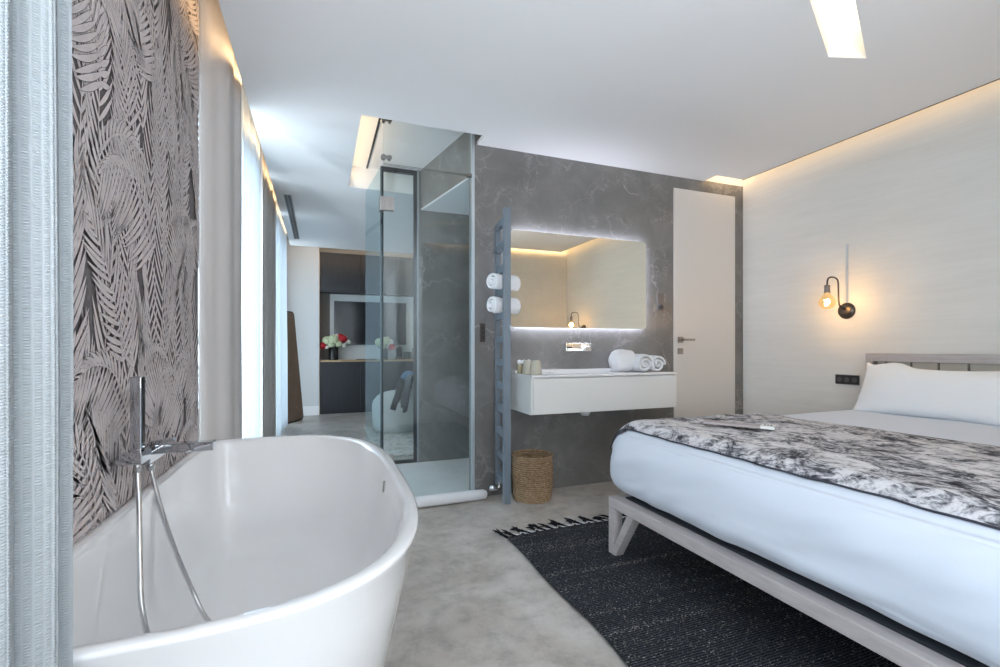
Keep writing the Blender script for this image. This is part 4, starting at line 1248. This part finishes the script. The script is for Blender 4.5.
# shag rug
def shag(u, v_):
    x = .52 + u * 2.0; y = 4.55 + v_ * 1.75
    return (x, y, .018 + .012 * noise.noise(Vector((x * 22, y * 22, 0))) + .008 * noise.noise(Vector((x * 55, y * 55, 3))))
o = obj('shag_rug', grid(110, 100, shag), M_shag, None, True); sm = o.modifiers.new('thick', 'SOLIDIFY'); sm.thickness = .012; sm.offset = -1
tag(o, 'cream and grey shaggy rug beyond the shower', 'rug')

# tub armchair and chair with jacket
ac = thing('tub_armchair', 'low rounded pale upholstered tub armchair on the shaggy rug', 'armchair', (.95, 5.95, .03))
def ac_shell(u, v_):
    a = math.radians(-40 + 260 * u)          # open side faces the far right
    prof = [(.30, .03), (.325, .10), (.335, .35), (.325, .50), (.30, .545), (.265, .53), (.25, .40), (.25, .20)]
    t = v_ * (len(prof) - 1); i = min(int(t), len(prof) - 2); f = t - i
    r = prof[i][0] * (1 - f) + prof[i + 1][0] * f; z = prof[i][1] * (1 - f) + prof[i + 1][1] * f
    dip = .34 * (abs(u - .5) * 2) ** 2.2
    if z > .3: z -= dip * (z - .3) / .25
    aa = a + PI
    return (.93 + r * math.cos(aa), 5.98 + r * math.sin(aa), z)
o = obj('shell', grid(60, 21, ac_shell), M_boucle, ac, True)
bm = bmesh.new(); lathe(bm, [(0, .03), (.26, .03), (.27, .10), (.255, .28), (.22, .30), (0, .305)], (.93, 5.98, 0), 36); obj('seat', bm, M_boucle, ac, True)

ch_ = thing('armchair', 'white armchair seen edge-on behind the black shower frame, jacket over its back', 'armchair', (1.25, 5.25, .03))
def cb(u, v_):
    a = math.radians(120 + 120 * u)
    prof = [(.26, .30), (.30, .36), (.315, .50), (.31, .64), (.29, .68), (.265, .67), (.255, .55), (.24, .38)]
    t = v_ * (len(prof) - 1); i = min(int(t), len(prof) - 2); f = t - i
    r = prof[i][0] * (1 - f) + prof[i + 1][0] * f; z = prof[i][1] * (1 - f) + prof[i + 1][1] * f
    return (1.27 + r * math.cos(a), 5.25 + r * math.sin(a), z)
M_shell = mat('white_shell', (.78, .82, .84), .5)
obj('backrest', grid(40, 21, cb), M_shell, ch_, True)
bm = bmesh.new(); lathe(bm, [(0, .26), (.18, .27), (.25, .32), (.26, .37), (.22, .41), (0, .42)], (1.27, 5.25, 0), 36); obj('seat', bm, M_shell, ch_, True)
for dx, dy in ((-.17, -.15), (-.17, .15), (.17, -.15), (.17, .15)):
    bm = bmesh.new(); tube(bm, [(1.27 + dx * .7, 5.25 + dy * .7, .29), (1.27 + dx * 1.15, 5.25 + dy * 1.15, .03)], [.014, .009], 10); obj('leg', bm, M_bronze, ch_, True)
jk = thing('jacket', 'dark grey knitted jacket draped over the white chair back', 'jacket', (.93, 5.2, .3))
def drape(u, v_):
    s = (v_ - .45) * .62
    yb = 5.08 + u * .34
    if s < 0: dz = -s; x = .925 - .03 * math.sin(dz * 4) - .035 * (dz / .28); z = .715 - dz * (1.22 + .12 * math.sin(u * 5))
    else: x = .925 + min(s, .10) * 1.1; z = .715 - max(0, s - .10) * .9
    if abs(s) < .05: z += .012 * math.cos(s / .05 * PI / 2)
    fold = .016 * math.sin(u * 16 + v_ * 2) * min(1, abs(s) * 6)
    return (x + fold, yb - .03 * (1 - v_) * math.sin(u * 3), z + .008 * noise.noise(Vector((u * 6, v_ * 6, 0))))
o = obj('body', grid(36, 30, drape), M_jacket, jk, True); sm = o.modifiers.new('thick', 'SOLIDIFY'); sm.thickness = .012
bm = bmesh.new(); tube(bm, smooth_path([(.90, 5.42, .68), (.855, 5.44, .60), (.83, 5.43, .50), (.79, 5.42, .41), (.765, 5.41, .34)], 6), [.045] * 9 + [.040] * 8 + [.034] * 8, 12); obj('sleeve', bm, M_jacket, jk, True)
bm = bmesh.new(); tube(bm, smooth_path([(.93, 5.50, .62), (.91, 5.44, .70), (.95, 5.38, .735), (.99, 5.34, .70)], 5), [.03, .035, .04, .045, .05, .05, .05, .05, .05, .05, .045, .045, .04, .04, .03, .03][:16], 12)
o = obj('scarf', bm, M_blue, None, True); tag(o, 'blue scarf bunched on top of the chair behind the jacket', 'scarf')

# leaning mirror in the far left corner
lm = thing('leaning_mirror', 'tall mirror with a painted brown reflection and rounded corners leaning in the far left corner', 'mirror', (-.36, 7.3, 0))
pl = rrect(-.25, .25, 0, 1.56, .06)
def lm_fn(u, v_, d_):
    base = Vector((-.335, 7.18, .004)); dr = Vector((.46, .89, 0)).normalized(); up = Vector((-.085, .02, 1)).normalized(); nn = dr.cross(up)
    p = base + dr * u + up * v_ + nn * d_
    return p[:]
bm = bmesh.new(); prism_map(bm, pl, lm_fn, .0, -.022); obj('frame', bm, M_blackp, lm)
M_lmir = mat('mirror_painted_reflection', (.30, .19, .12), .3, .15)
n = N(M_lmir); vo = n.new('ShaderNodeTexVoronoi'); vo.inputs['Scale'].default_value = 5.5; n.link(n.coords(), vo.inputs['Vector'])
n.color(n.ramp(vo.outputs['Distance'], [(0.0, (.8, .7, .5)), (0.045, (.75, .65, .48)), (0.06, (.36, .25, .18)), (1, (.30, .21, .15))]))  # brown reflection and its bright specks are painted into the colour
bm = bmesh.new(); prism_map(bm, rrect(-.235, .235, .015, 1.545, .05), lm_fn, .0005, .004); obj('mirror_glass', bm, M_lmir, lm)
